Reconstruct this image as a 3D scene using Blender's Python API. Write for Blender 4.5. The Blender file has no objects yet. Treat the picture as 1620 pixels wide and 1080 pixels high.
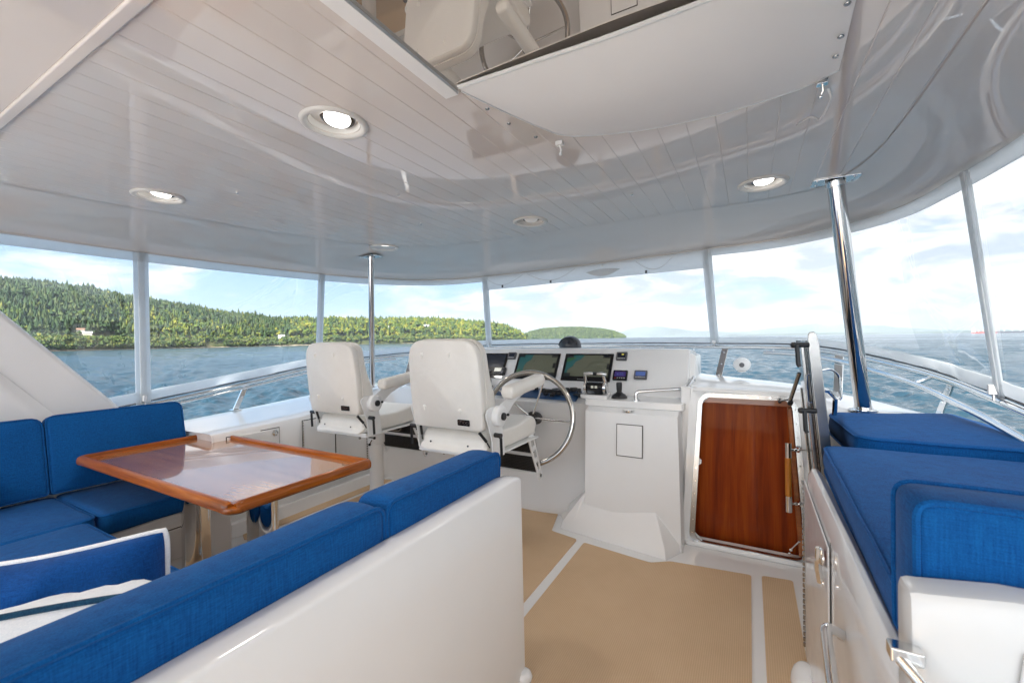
import bpy, bmesh, math, random
import numpy as np
from mathutils import Vector, Matrix, noise
random.seed(7)
R = math.radians
scn = bpy.context.scene
COL = scn.collection

# ------------------------------------------------------------------ camera
CAMZ = 1.32
F_PX = 677.5                      # focal length in pixels of a 1620 px wide frame
yaw, pitch, roll = R(29.03), R(-0.34), R(-0.823)
c_, s_ = math.cos(yaw), math.sin(yaw)
d0 = Vector((-s_, c_, 0)); r0 = Vector((c_, s_, 0)); u0 = Vector((0, 0, 1))
d2 = d0*math.cos(pitch) + u0*math.sin(pitch); u2 = -d0*math.sin(pitch) + u0*math.cos(pitch)
r3 = r0*math.cos(roll) + u2*math.sin(roll); u3 = -r0*math.sin(roll) + u2*math.cos(roll)
cam = bpy.data.cameras.new('camera'); cam_o = bpy.data.objects.new('camera', cam); COL.objects.link(cam_o)
m = Matrix.Identity(4)
for i in range(3):
    m[i][0] = r3[i]; m[i][1] = u3[i]; m[i][2] = -d2[i]
m[2][3] = CAMZ
cam_o.matrix_world = m
cam.sensor_width = 36; cam.lens = 36*F_PX/1620
cam.clip_start = 0.02; cam.clip_end = 90000
cam.dof.use_dof = True; cam.dof.focus_distance = 2.8; cam.dof.aperture_fstop = 5.6
scn.camera = cam_o

# ------------------------------------------------------------------ world, sun, exposure
SUN_AZ = R(181)      # clockwise from the bow: the sun stands on the starboard quarter
SUN_EL = R(37)
world = bpy.data.worlds.new('World'); scn.world = world; world.use_nodes = True
nt = world.node_tree; N = nt.nodes; L = nt.links
N.clear()
def nd(tree, t, **k):
    n = tree.nodes.new(t)
    for a, b in k.items(): setattr(n, a, b)
    return n
def mth(tree, op, a, b=None, clamp=False):
    n = tree.nodes.new('ShaderNodeMath'); n.operation = op; n.use_clamp = clamp
    for i, v in enumerate((a, b)):
        if v is None: continue
        if isinstance(v, (int, float)): n.inputs[i].default_value = v
        else: tree.links.new(v, n.inputs[i])
    return n.outputs[0]
def ramp(tree, fac, stops):
    n = tree.nodes.new('ShaderNodeValToRGB')
    cr = n.color_ramp
    while len(cr.elements) < len(stops): cr.elements.new(.5)
    for e, (p, c) in zip(cr.elements, stops):
        e.position = p; e.color = (*c, 1) if len(c) == 3 else c
    tree.links.new(fac, n.inputs[0]); return n.outputs[0]
def mixc(tree, fac, a, b, mode='MIX'):
    n = tree.nodes.new('ShaderNodeMix'); n.data_type = 'RGBA'; n.blend_type = mode
    for sock, v in ((n.inputs[0], fac), (n.inputs[6], a), (n.inputs[7], b)):
        if isinstance(v, (int, float)): sock.default_value = v
        elif isinstance(v, tuple): sock.default_value = (*v, 1) if len(v) == 3 else v
        else: tree.links.new(v, sock)
    return n.outputs[2]
out = nd(nt, 'ShaderNodeOutputWorld'); bg = nd(nt, 'ShaderNodeBackground')
sky = nd(nt, 'ShaderNodeTexSky', sky_type='NISHITA', sun_disc=False)
sky.sun_elevation = SUN_EL; sky.sun_rotation = SUN_AZ; sky.air_density = 1.0; sky.dust_density = 1.5; sky.ozone_density = 1.5
geo = nd(nt, 'ShaderNodeTexCoord')
sep = nd(nt, 'ShaderNodeSeparateXYZ'); L.new(geo.outputs['Generated'], sep.inputs[0])
# cloud coordinates: azimuth and elevation, so low cloud banks lie along the horizon
az = mth(nt, 'ARCTAN2', sep.outputs[0], sep.outputs[1])
cmb = nd(nt, 'ShaderNodeCombineXYZ')
L.new(mth(nt, 'MULTIPLY', sep.outputs[0], 1.0), cmb.inputs[0])
L.new(mth(nt, 'MULTIPLY', sep.outputs[1], 1.0), cmb.inputs[1])
L.new(mth(nt, 'MULTIPLY', sep.outputs[2], 3.2), cmb.inputs[2])
def noi(vec, scale, detail, rough=.55, dist=0.0, tree=nt):
    n = nd(tree, 'ShaderNodeTexNoise'); n.inputs['Scale'].default_value = scale
    n.inputs['Detail'].default_value = detail; n.inputs['Roughness'].default_value = rough
    n.inputs['Distortion'].default_value = dist
    if vec is not None: tree.links.new(vec, n.inputs['Vector'])
    return n.outputs[0]
n1 = noi(cmb.outputs[0], 2.6, 10, .56, .25)
n2 = noi(cmb.outputs[0], 6.5, 9, .6, .5)
cov = mth(nt, 'ADD', mth(nt, 'MULTIPLY', n1, .72), mth(nt, 'MULTIPLY', n2, .28))
# more cloud towards starboard bow and low down, clearer over the port side
starb = mth(nt, 'MULTIPLY', mth(nt, 'ADD', az, .9, ), .10)
low = mth(nt, 'MULTIPLY', mth(nt, 'SUBTRACT', .42, sep.outputs[2]), .12)
cov = mth(nt, 'ADD', mth(nt, 'ADD', cov, low), starb)
mask = ramp(nt, cov, [(.49, (0, 0, 0)), (.59, (1, 1, 1))])
shade = ramp(nt, n2, [(.42, (.66, .73, .83)), (.54, (1.08, 1.08, 1.08))])
cl = nd(nt, 'ShaderNodeVectorMath', operation='SCALE'); L.new(shade, cl.inputs[0]); cl.inputs['Scale'].default_value = 2.15
pale = mixc(nt, .86, sky.outputs[0], (.52, .94, 1.46))
col = mixc(nt, mask, pale, cl.outputs[0])
# gain added to the unseen sunward sky behind the camera, to brighten the interior
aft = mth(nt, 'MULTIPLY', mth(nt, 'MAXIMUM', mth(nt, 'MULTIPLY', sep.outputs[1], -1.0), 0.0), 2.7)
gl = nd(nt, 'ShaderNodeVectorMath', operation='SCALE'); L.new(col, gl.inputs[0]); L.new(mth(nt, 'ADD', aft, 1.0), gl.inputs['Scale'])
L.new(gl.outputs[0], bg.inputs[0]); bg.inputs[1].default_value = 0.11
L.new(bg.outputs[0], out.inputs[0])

sun = bpy.data.lights.new('sun', 'SUN'); sun_o = bpy.data.objects.new('sun', sun); COL.objects.link(sun_o)
sun.energy = 4.2; sun.angle = R(.5); sun.color = (1.0, .95, .88)
sd = Vector((math.sin(SUN_AZ)*math.cos(SUN_EL), math.cos(SUN_AZ)*math.cos(SUN_EL), math.sin(SUN_EL)))
sun_o.rotation_euler = sd.to_track_quat('Z', 'Y').to_euler(); sun_o.location = (0, -8, 12)
vs = scn.view_settings; vs.view_transform = 'Standard'; vs.look = 'None'; vs.gamma = 1; vs.exposure = 2.34
scn.cycles.max_bounces = 10; scn.cycles.diffuse_bounces = 6; scn.cycles.glossy_bounces = 5
scn.cycles.transparent_max_bounces = 12
scn.cycles.caustics_reflective = False; scn.cycles.caustics_refractive = False
scn.cycles.sample_clamp_indirect = 4

# ------------------------------------------------------------------ materials
def lin(*c): return tuple(((v/255+.055)/1.055)**2.4 if v > 10 else v/255/12.92 for v in c)
M = {}
def mat(name, base=(.8, .8, .8), rough=.5, metal=0, spec=.5, coat=0, coat_r=.03, ior=1.45, em=None, em_s=0, sheen=0):
    mt = bpy.data.materials.new(name); mt.use_nodes = True
    b = mt.node_tree.nodes['Principled BSDF']
    b.inputs['Base Color'].default_value = (*base, 1); b.inputs['Roughness'].default_value = rough
    b.inputs['Metallic'].default_value = metal; b.inputs['Specular IOR Level'].default_value = spec
    b.inputs['Coat Weight'].default_value = coat; b.inputs['Coat Roughness'].default_value = coat_r
    b.inputs['IOR'].default_value = ior; b.inputs['Sheen Weight'].default_value = sheen
    if em: b.inputs['Emission Color'].default_value = (*em, 1); b.inputs['Emission Strength'].default_value = em_s
    M[name] = mt
    return mt, mt.node_tree, b
def coords(t, scale=(1, 1, 1), rot=(0, 0, 0), kind='Object'):
    tc = nd(t, 'ShaderNodeTexCoord'); mp = nd(t, 'ShaderNodeMapping')
    mp.inputs['Scale'].default_value = scale; mp.inputs['Rotation'].default_value = rot
    t.links.new(tc.outputs[kind], mp.inputs[0]); return mp.outputs[0]
def bump(t, b, h, strength, dist=.01, sock='Normal'):
    n = nd(t, 'ShaderNodeBump'); n.inputs['Strength'].default_value = strength; n.inputs['Distance'].default_value = dist
    t.links.new(h, n.inputs['Height']); t.links.new(n.outputs[0], b.inputs[sock]); return n
def vary(name, base, amt, scale, rough=.5, **k):
    mt, t, b = mat(name, base, rough, **k)
    f = noi(coords(t), scale, 4, tree=t)
    lo = tuple(v*(1-amt) for v in base); hi = tuple(min(1, v*(1+amt)) for v in base)
    t.links.new(ramp(t, f, [(.3, lo), (.7, hi)]), b.inputs['Base Color'])
    return mt, t, b
# gelcoat: very slightly wavy gloss
mt, t, b = vary('gelcoat', (.81, .805, .795), .015, 3, .16, spec=.5)
bump(t, b, noi(coords(t), 5, 2, tree=t), .03, .02)
r_ = noi(coords(t), 14, 5, tree=t); t.links.new(ramp(t, r_, [(.3, (.05,)*3), (.8, (.14,)*3)]), b.inputs['Roughness'])
mt, t, b = vary('headliner', (.72, .665, .625), .02, 2, .02, spec=.5, ior=1.95)
b.inputs['Specular Tint'].default_value = (1, .93, .87, 1)
bump(t, b, noi(coords(t, (1, .35, 1)), 5, 2, tree=t), .004, .02)
vary('console_paint', (.80, .80, .795), .012, 4, .30)
mat('powder_white', (.80, .80, .79), .3)
mt, t, b = vary('chair_vinyl', (.80, .77, .715), .03, 6, .42)
bump(t, b, mth(t, 'ADD', noi(coords(t), 9, 4, dist=1.2, tree=t), mth(t, 'MULTIPLY', noi(coords(t), 700, 2, tree=t), .03)), .22, .012)
def fabric(name, a, b2):
    mt, t, b = mat(name, a, .85, sheen=.05, spec=.15)
    v1 = noi(coords(t, (330, 330, 22)), 1, 3, tree=t); v2 = noi(coords(t, (30, 30, 420)), 1, 3, tree=t)
    v3 = noi(coords(t, (420, 90, 420)), 1, 2, tree=t)
    s = mth(t, 'ADD', mth(t, 'ADD', mth(t, 'MULTIPLY', v1, .38), mth(t, 'MULTIPLY', v2, .3)), mth(t, 'MULTIPLY', v3, .32))
    big = noi(coords(t), 5, 3, tree=t)
    s = mth(t, 'ADD', s, mth(t, 'MULTIPLY', mth(t, 'SUBTRACT', big, .5), .12))
    t.links.new(ramp(t, s, [(.36, a), (.64, b2)]), b.inputs['Base Color'])
    bump(t, b, s, .35, .002)
    return mt
fabric('blue_canvas', (.0015, .046, .185), (.004, .105, .33))
fabric('pillow_blue', (.002, .036, .165), (.005, .080, .30))
fabric('pillow_white', (.66, .70, .74), (.80, .82, .83))
fabric('navy_piping', (.005, .03, .07), (.02, .08, .14))
fabric('white_piping', (.72, .74, .76), (.86, .87, .88))
mt, t, b = vary('shade_cloth', (.86, .86, .85), .008, 6, .8)
bump(t, b, noi(coords(t, (500, 500, 500)), 1, 2, tree=t), .3, .001)
# vinyl hem: pale cloth that lets daylight through
mt, t, b = vary('hem_cloth', (.80, .81, .81), .04, 18, .5)
tr = nd(t, 'ShaderNodeBsdfTranslucent'); tr.inputs[0].default_value = (.90, .92, .93, 1)
mx = nd(t, 'ShaderNodeMixShader'); mx.inputs[0].default_value = .62
t.links.new(b.outputs[0], mx.inputs[1]); t.links.new(tr.outputs[0], mx.inputs[2]); t.links.new(mx.outputs[0], t.nodes['Material Output'].inputs[0])
bump(t, b, noi(coords(t, (1, 1, .4)), 11, 3, dist=1.0, tree=t), .5, .02)
# clear vinyl
mt = bpy.data.materials.new('clear_vinyl'); mt.use_nodes = True; M['clear_vinyl'] = mt; t = mt.node_tree; t.nodes.clear()
o = nd(t, 'ShaderNodeOutputMaterial'); tb = nd(t, 'ShaderNodeBsdfTransparent'); tb.inputs[0].default_value = (.955, .97, .975, 1)
gb = nd(t, 'ShaderNodeBsdfGlossy'); gb.inputs['Roughness'].default_value = .015; gb.inputs[0].default_value = (.9, .95, 1, 1)
gm = nd(t, 'ShaderNodeNewGeometry'); dt = nd(t, 'ShaderNodeVectorMath', operation='DOT_PRODUCT')
t.links.new(gm.outputs['Normal'], dt.inputs[0]); t.links.new(gm.outputs['Incoming'], dt.inputs[1])
sch = mth(t, 'POWER', mth(t, 'SUBTRACT', 1, mth(t, 'ABSOLUTE', dt.outputs['Value']), True), 5)
mx = nd(t, 'ShaderNodeMixShader'); t.links.new(mth(t, 'ADD', mth(t, 'MULTIPLY', sch, .9), .085), mx.inputs[0])
bn = nd(t, 'ShaderNodeBump'); bn.inputs['Strength'].default_value = .05; bn.inputs['Distance'].default_value = .02
t.links.new(noi(coords(t), 3.2, 2, tree=t), bn.inputs['Height']); t.links.new(bn.outputs[0], gb.inputs['Normal'])
t.links.new(tb.outputs[0], mx.inputs[1]); t.links.new(gb.outputs[0], mx.inputs[2]); t.links.new(mx.outputs[0], o.inputs[0])
mat('steel', (.80, .80, .79), .06, metal=1)
mat('brushed_steel', (.37, .365, .355), .22, metal=1)
mat('wheel_steel', (.50, .475, .44), .12, metal=1)
vary('shell_white', (.66, .66, .65), .015, 5, .22)
mat('pole_steel', (.62, .61, .60), .07, metal=1)
mat('dark_steel', (.20, .20, .20), .2, metal=1)
mat('black_plastic', (.012, .012, .014), .38)
mat('black_gloss', (.008, .008, .010), .08)
mat('grey_plastic', (.10, .10, .11), .4)
mat('compass_black', (.035, .04, .05), .32)
mat('smoked_acrylic', (.015, .015, .016), .05)
mt, t, b = vary('skylight', (.70, .64, .58), .02, 3, .004, metal=.82, ior=1.8)
mat('seam_shadow', (.05, .045, .04), .8)
mat('blue_panel', (.012, .06, .17), .35)
mat('lens_lit', (.9, .9, .88), .3, em=(1, .98, .93), em_s=1.3)
mat('lens_dull', (.75, .74, .72), .3, em=(1, .98, .93), em_s=.02)
mat('light_trim', (.72, .70, .66), .3)
mat('chart_land', (.060, .064, .048), .2, em=(.16, .17, .12), em_s=.06)
mat('chart_sea', (.014, .052, .055), .2, em=(.04, .19, .19), em_s=.05)
mat('chart_green', (.02, .06, .025), .25, em=(.06, .19, .08), em_s=.05)
mat('chart_box', (.02, .022, .025), .25)
mat('chart_line', (.035, .035, .03), .3)
mat('lcd_blue', (.02, .035, .09), .2, em=(.10, .16, .42), em_s=.12)
mat('lcd_violet', (.012, .008, .035), .2, em=(.10, .06, .32), em_s=.06)
mat('lcd_grey', (.22, .22, .19), .2, em=(.3, .3, .25), em_s=.2)
mat('lcd_dark', (.015, .02, .035), .15)
mat('mark_white', (.75, .75, .75), .5)
mat('mark_red', (.6, .03, .02), .4)
mat('mark_olive', (.20, .18, .03), .4, em=(.25, .22, .04), em_s=.3)
mat('rope_white', (.70, .70, .70), .8)
mt, t, b = mat('louvre_black', (.030, .028, .027), .32)
# varnished teak
def wood(name, lo, mid, hi, axis, coat=1.0, rough=.35, sc=1.0):
    mt, t, b = mat(name, mid, rough, coat=coat, coat_r=.04)
    s = [26*sc, 26*sc, 26*sc]; s[axis] = 1.6*sc
    g = noi(coords(t, tuple(s)), 1, 6, .6, .6, tree=t)
    s2 = [140*sc]*3; s2[axis] = 5*sc
    g2 = noi(coords(t, tuple(s2)), 1, 3, .6, .1, tree=t)
    f = mth(t, 'ADD', mth(t, 'MULTIPLY', g, .75), mth(t, 'MULTIPLY', g2, .25))
    t.links.new(ramp(t, f, [(.33, lo), (.5, mid), (.68, hi)]), b.inputs['Base Color'])
    return mt
wood('teak_rim', (.13, .030, .003), (.33, .085, .008), (.50, .155, .020), 0, coat=.5)
wood('teak_rim_long', (.13, .030, .003), (.33, .085, .008), (.50, .155, .020), 1, coat=.5)
wood('teak_top', (.30, .115, .035), (.42, .175, .06), (.50, .23, .085), 0, rough=.2, sc=.6); M['teak_top'].node_tree.nodes['Principled BSDF'].inputs['Coat IOR'].default_value = 1.65
wood('cherry_panel', (.13, .014, .001), (.27, .040, .002), (.42, .085, .006), 2, coat=.12, rough=.5, sc=.55)
wood('cherry_trim', (.26, .07, .012), (.38, .11, .02), (.48, .16, .035), 0, coat=.6)
wood('grab_wood', (.42, .13, .012), (.56, .20, .02), (.66, .27, .04), 2, coat=1, rough=.3)
for q in ('cherry_panel', 'teak_rim', 'teak_rim_long'): M[q].node_tree.nodes['Principled BSDF'].inputs['Specular IOR Level'].default_value = .15
# woven tan deck mat
mt, t, b = mat('deck_weave', lin(196, 160, 118), .75, spec=.25)
wv = nd(t, 'ShaderNodeTexWave', wave_type='BANDS', bands_direction='X'); wv.inputs['Scale'].default_value = 38; t.links.new(coords(t), wv.inputs[0])
wv2 = nd(t, 'ShaderNodeTexWave', wave_type='BANDS', bands_direction='Y'); wv2.inputs['Scale'].default_value = 60; t.links.new(coords(t), wv2.inputs[0])
w = mth(t, 'ADD', mth(t, 'MULTIPLY', wv.outputs[1], .6), mth(t, 'MULTIPLY', wv2.outputs[1], .4))
dirt = noi(coords(t), 3, 6, .6, tree=t)
f = mth(t, 'ADD', mth(t, 'MULTIPLY', w, .5), mth(t, 'MULTIPLY', dirt, .5))
t.links.new(ramp(t, f, [(.2, lin(190, 160, 128)), (.5, lin(206, 176, 142)), (.8, lin(215, 187, 154))]), b.inputs['Base Color'])
bump(t, b, w, .25, .003)
# sea
mt, t, b = mat('sea_water', (.014, .036, .052), .10, ior=1.333, spec=.5)
def nz(sc, det, ro, st=(1, 1, 1), dist=0.): return noi(coords(t, st, (0, 0, .5)), sc, det, ro, dist, tree=t)
h = mth(t, 'ADD', mth(t, 'MULTIPLY', nz(2.2, 4, .6, (1, 1.5, 1), .4), .085), mth(t, 'MULTIPLY', nz(.11, 5, .6, (1, 2.2, 1), .5), 1.1))
bump(t, b, h, 1.0, 1.0)
t.links.new(ramp(t, nz(.006, 5, .6, (1, 2.5, 1), .3), [(.38, (.05,)*3), (.62, (.24,)*3)]), b.inputs['Roughness'])
# land
mt, t, b = mat('hill_ground', (.10, .10, .05), .9, spec=.1)
g = noi(coords(t), .03, 6, .65, tree=t)
t.links.new(ramp(t, g, [(.40, (.025, .038, .014)), (.56, (.07, .075, .03)), (.72, (.26, .21, .13))]), b.inputs['Base Color'])
mt, t, b = mat('shore_rock', (.3, .25, .2), .9, spec=.1)
g = noi(coords(t), .12, 6, .7, tree=t)
t.links.new(ramp(t, g, [(.35, (.10, .085, .06)), (.5, (.24, .19, .13)), (.66, (.42, .36, .28))]), b.inputs['Base Color'])
bump(t, b, g, 1, 3)
mt, t, b = mat('tree_leaves', (.06, .09, .02), .8, spec=.15)
at_ = nd(t, 'ShaderNodeAttribute', attribute_name='tint')
t.links.new(at_.outputs[0], b.inputs['Base Color'])
vary('island_green', (.035, .055, .022), .6, .02, .9, spec=.1)
vary('mountain_rock', (.10, .12, .11), .4, .0006, .9, spec=.1)
vary('wall_cream', (.6, .56, .48), .05, 2, .8); vary('roof_tile', (.22, .12, .08), .2, 2, .8)
mat('roof_pale', (.5, .5, .5), .7); mat('hull_red', (.22, .04, .03), .6); mat('hull_dark', (.05, .05, .06), .6); mat('ship_white', (.8, .8, .8), .5)

# ------------------------------------------------------------------ helpers
def new(): return bmesh.new()
def tag(o, label=None, cat=None, group=None, kind=None):
    if label: o['label'] = label
    if cat: o['category'] = cat
    if group: o['group'] = group
    if kind: o['kind'] = kind
    return o
def thing(name, label, cat, loc=(0, 0, 0), rz=0, group=None):
    o = bpy.data.objects.new(name, None); COL.objects.link(o); o.empty_display_size = .1
    o.location = loc; o.rotation_euler = (0, 0, rz)
    return tag(o, label, cat, group)
def root_loc(p):
    v = Vector((0, 0, 0)); q = p
    while q is not None: v += q.location; q = q.parent
    return v
def obj(name, bm, m_, parent=None, bevel=0, local=False, smooth=40, seg=2, label=None):
    """one mesh object; geometry is given in world coordinates unless local"""
    bmesh.ops.recalc_face_normals(bm, faces=bm.faces[:])
    me = bpy.data.meshes.new(name)
    if parent is not None and not local:
        bmesh.ops.translate(bm, verts=bm.verts[:], vec=-root_loc(parent))
    loc = None
    if parent is None:
        xs = [v.co for v in bm.verts]
        loc = Vector(((min(v.x for v in xs)+max(v.x for v in xs))/2, (min(v.y for v in xs)+max(v.y for v in xs))/2, min(v.z for v in xs)))
        bmesh.ops.translate(bm, verts=bm.verts[:], vec=-loc)
    bm.to_mesh(me); bm.free()
    me.materials.append(M[m_] if isinstance(m_, str) else m_)
    o = bpy.data.objects.new(name, me); COL.objects.link(o)
    if smooth:
        me.shade_smooth(); me.set_sharp_from_angle(angle=R(smooth))
    if loc is not None: o.location = loc
    if parent is not None: o.parent = parent
    if bevel:
        bv = o.modifiers.new('bevel', 'BEVEL'); bv.width = bevel; bv.segments = seg; bv.limit_method = 'ANGLE'; bv.angle_limit = R(35); bv.harden_normals = True
    if label: o['label'] = label
    return o
def objs(name, bm, m_, parent, **k):
    """link every loose piece of bm as a part of its own"""
    bm.verts.ensure_lookup_table(); seen = set(); out_ = []
    for v in bm.verts:
        if v in seen: continue
        st_, isl = [v], []; seen.add(v)
        while st_:
            q = st_.pop(); isl.append(q)
            for e in q.link_edges:
                w_ = e.other_vert(q)
                if w_ not in seen: seen.add(w_); st_.append(w_)
        nb = new(); mp = {q: nb.verts.new(q.co) for q in isl}; S_ = set(isl)
        for f in {f for q in isl for f in q.link_faces}: nb.faces.new([mp[q] for q in f.verts])
        out_.append(obj(name, nb, m_, parent, **k))
    bm.free(); return out_
def struct(name, bm, m_, **k):
    o = obj(name, bm, m_, **k); o['kind'] = 'structure'; return o
def face(bm, vs_):
    try: return bm.faces.new(vs_)
    except ValueError: return None
def box(bm, x0, x1, y0, y1, z0, z1, mtx=None):
    vs_ = [Vector((x, y, z)) for z in (z0, z1) for y in (y0, y1) for x in (x0, x1)]
    if mtx is not None: vs_ = [mtx @ v for v in vs_]
    v = [bm.verts.new(p) for p in vs_]
    for f in ((0, 2, 3, 1), (4, 5, 7, 6), (0, 1, 5, 4), (2, 6, 7, 3), (0, 4, 6, 2), (1, 3, 7, 5)): bm.faces.new([v[i] for i in f])
    return bm
def prism(bm, a, b):
    """solid between two matching loops"""
    va = [bm.verts.new(p) for p in a]; vb = [bm.verts.new(p) for p in b]; n = len(a)
    for i in range(n): face(bm, [va[i], va[(i+1) % n], vb[(i+1) % n], vb[i]])
    face(bm, va[::-1]); face(bm, vb); return bm
def extr(bm, poly, t_, mtx=None, z0=0):
    f = (lambda p: mtx @ Vector(p)) if mtx is not None else (lambda p: Vector(p))
    return prism(bm, [f((p[0], p[1], z0)) for p in poly], [f((p[0], p[1], z0+t_)) for p in poly])
def rings(bm, rs, cap0=True, cap1=True, closed=True):
    V_ = [[bm.verts.new(p) for p in r] for r in rs]; n = len(rs[0])
    for a, b in zip(V_, V_[1:]):
        for i in range(n if closed else n-1): face(bm, [a[i], a[(i+1) % n], b[(i+1) % n], b[i]])
    if cap0: face(bm, V_[0][::-1])
    if cap1: face(bm, V_[-1])
    return V_
def crom(pts, n=8, closed=False):
    P_ = [Vector(p) for p in pts]; out_ = []; k = len(P_)
    for i in range(k if closed else k-1):
        p1, p2 = P_[i], P_[(i+1) % k]
        p0 = P_[i-1] if (i > 0 or closed) else p1*2-p2
        p3 = P_[(i+2) % k] if (i+2 < k or closed) else p2*2-p1
        for j in range(n):
            q = j/n
            out_.append(.5*((2*p1)+(-p0+p2)*q+(2*p0-5*p1+4*p2-p3)*q*q+(-p0+3*p1-3*p2+p3)*q**3))
    if not closed: out_.append(P_[-1].copy())
    return out_
def tube(bm, pts, r, n=10, closed=False, caps=True):
    P_ = [Vector(p) for p in pts]; k = len(P_)
    rr = r if isinstance(r, (list, tuple)) else [r]*k
    T = []
    for i in range(k):
        a = P_[(i-1) % k] if (closed or i > 0) else P_[i]; b = P_[(i+1) % k] if (closed or i < k-1) else P_[i]
        d = (b-a); T.append(d.normalized() if d.length > 1e-9 else Vector((0, 0, 1)))
    up = Vector((0, 0, 1)) if abs(T[0].z) < .9 else Vector((1, 0, 0))
    u = (up - T[0]*up.dot(T[0])).normalized(); rs = []
    for i in range(k):
        u = (u - T[i]*u.dot(T[i])).normalized(); v = T[i].cross(u)
        rs.append([P_[i] + (u*math.cos(2*math.pi*j/n)+v*math.sin(2*math.pi*j/n))*rr[i] for j in range(n)])
    if closed:
        V_ = [[bm.verts.new(p) for p in q] for q in rs]
        for i in range(k):
            a, b = V_[i], V_[(i+1) % k]
            for j in range(n): face(bm, [a[j], a[(j+1) % n], b[(j+1) % n], b[j]])
    else: rings(bm, rs, caps, caps)
    return bm
def lathe(bm, prof, org=(0, 0, 0), ax=(0, 0, 1), n=24, cap=True):
    ax = Vector(ax).normalized(); q = ax.to_track_quat('Z', 'Y').to_matrix(); o = Vector(org)
    rings(bm, [[o + q @ Vector((r*math.cos(2*math.pi*j/n), r*math.sin(2*math.pi*j/n), z)) for j in range(n)] for r, z in prof], cap, cap)
    return bm
def sphere(bm, c, r, n=12, sc=(1, 1, 1), mtx=None):
    f = (lambda p: mtx @ p) if mtx is not None else (lambda p: p)
    rs = []
    for i in range(1, n):
        a = math.pi*i/n
        rs.append([f(Vector(c)+Vector((r*sc[0]*math.sin(a)*math.cos(2*math.pi*j/(2*n)), r*sc[1]*math.sin(a)*math.sin(2*math.pi*j/(2*n)), -r*sc[2]*math.cos(a)))) for j in range(2*n)])
    rings(bm, rs); return bm
def fillet(pts, r, n=6):
    """round the corners of a polyline (3D), for bent tubes"""
    P_ = [Vector(p) for p in pts]; o = [P_[0]]
    for i in range(1, len(P_)-1):
        a, b, c = P_[i-1], P_[i], P_[i+1]
        d = min(r, (a-b).length*.45, (c-b).length*.45); p = b+(a-b).normalized()*d; q = b+(c-b).normalized()*d
        for j in range(n+1):
            t_ = j/n; o.append((1-t_)**2*p+2*t_*(1-t_)*b+t_*t_*q)
    o.append(P_[-1]); return o
def roundpoly(poly, rc, step=.05, n=5):
    P_ = [Vector((p[0], p[1])) for p in poly]; k = len(P_); o = []
    for i in range(k):
        a, b, c = P_[i-1], P_[i], P_[(i+1) % k]
        r = rc[i] if isinstance(rc, (list, tuple)) else rc
        d = min(r, (a-b).length*.45, (c-b).length*.45); p = b+(a-b).normalized()*d; q = b+(c-b).normalized()*d
        for j in range(n+1):
            t_ = j/n; o.append((1-t_)**2*p+2*t_*(1-t_)*b+t_*t_*q)
    o2 = []
    for i, p in enumerate(o):
        q = o[(i+1) % len(o)]; m_ = max(1, int((q-p).length/step))
        for j in range(m_): o2.append(p.lerp(q, j/m_))
    return o2
def inset(poly, d):
    k = len(poly); area = sum(poly[i].x*poly[(i+1) % k].y-poly[(i+1) % k].x*poly[i].y for i in range(k)); s = 1 if area > 0 else -1
    o = []
    for i in range(k):
        t_ = (poly[(i+1) % k]-poly[i-1])
        t_ = t_.normalized() if t_.length > 1e-9 else Vector((1, 0))
        o.append(poly[i]+Vector((-t_.y, t_.x))*d*s)
    return o
def cush(poly, t_, mtx=None, rc=.04, re=.018, crown=.012, wob=.003, pipes=(1,), step=.05, pr=.0045, seed=0):
    """upholstered slab: outline poly (xy), thickness t_ along local z. returns (body bm, piping bm)"""
    mtx = mtx or Matrix.Identity(4)
    P_ = roundpoly(poly, rc, step); cx = sum(p.x for p in P_)/len(P_); cy = sum(p.y for p in P_)/len(P_)
    def ring(d, z, f=0):
        q = inset(P_, d) if d else P_
        r_2 = []
        for p in q:
            x = p.x+(cx-p.x)*f; y = p.y+(cy-p.y)*f
            r_2.append(Vector((x, y, z)))
        return r_2
    rs = [ring(re, 0)]
    for a in (30, 60, 90): rs.append(ring(re*(1-math.sin(R(a))), re*(1-math.cos(R(a)))))
    for q in (.3, .5, .7): rs.append(ring(-.004*math.sin(q*math.pi), re+(t_-2*re)*q))
    for a in (0, 30, 60, 90): rs.append(ring(re*(1-math.cos(R(a))), t_-re+re*math.sin(R(a))))
    for f in (.02, .06, .15, .28, .42, .58, .74, .9): rs.append(ring(re, t_+crown*(1-(1-f)**2.2), f))
    def w(p):
        q = mtx @ p
        return q+Vector((1, 1, 1))*0 + (mtx.to_3x3() @ Vector((0, 0, 1)))*noise.noise(q*6+Vector((seed, 0, 0)))*wob
    bm = new(); rings(bm, [[w(p) for p in r] for r in rs])
    bp = new()
    for pz in pipes:
        zz = t_-re*.35 if pz else re*.35
        tube(bp, [w(p) for p in ring(re*.12-.001, zz)], pr, 6, closed=True)
    return bm, bp
def frame(o, x, y):
    """matrix with origin o, local x and y axes given"""
    x = Vector(x).normalized(); z = x.cross(Vector(y)).normalized(); y = z.cross(x)
    m_ = Matrix.Identity(4)
    for i in range(3): m_[i][0] = x[i]; m_[i][1] = y[i]; m_[i][2] = z[i]; m_[i][3] = o[i]
    return m_
def cushion(name, label, cat, poly, z0, t_, group=None, m_='blue_canvas', pm='blue_canvas', mtx=None, **k):
    mtx = mtx or Matrix.Translation((0, 0, z0))
    bm, bp = cush(poly, t_, mtx, **k)
    cs = [v.co for v in bm.verts]
    loc = Vector((sum(v.x for v in cs)/len(cs), sum(v.y for v in cs)/len(cs), min(v.z for v in cs)))
    r = thing(name, label, cat, loc, group=group)
    obj('cover', bm, m_, r, smooth=60); obj('piping', bp, pm, r)
    return r
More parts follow.
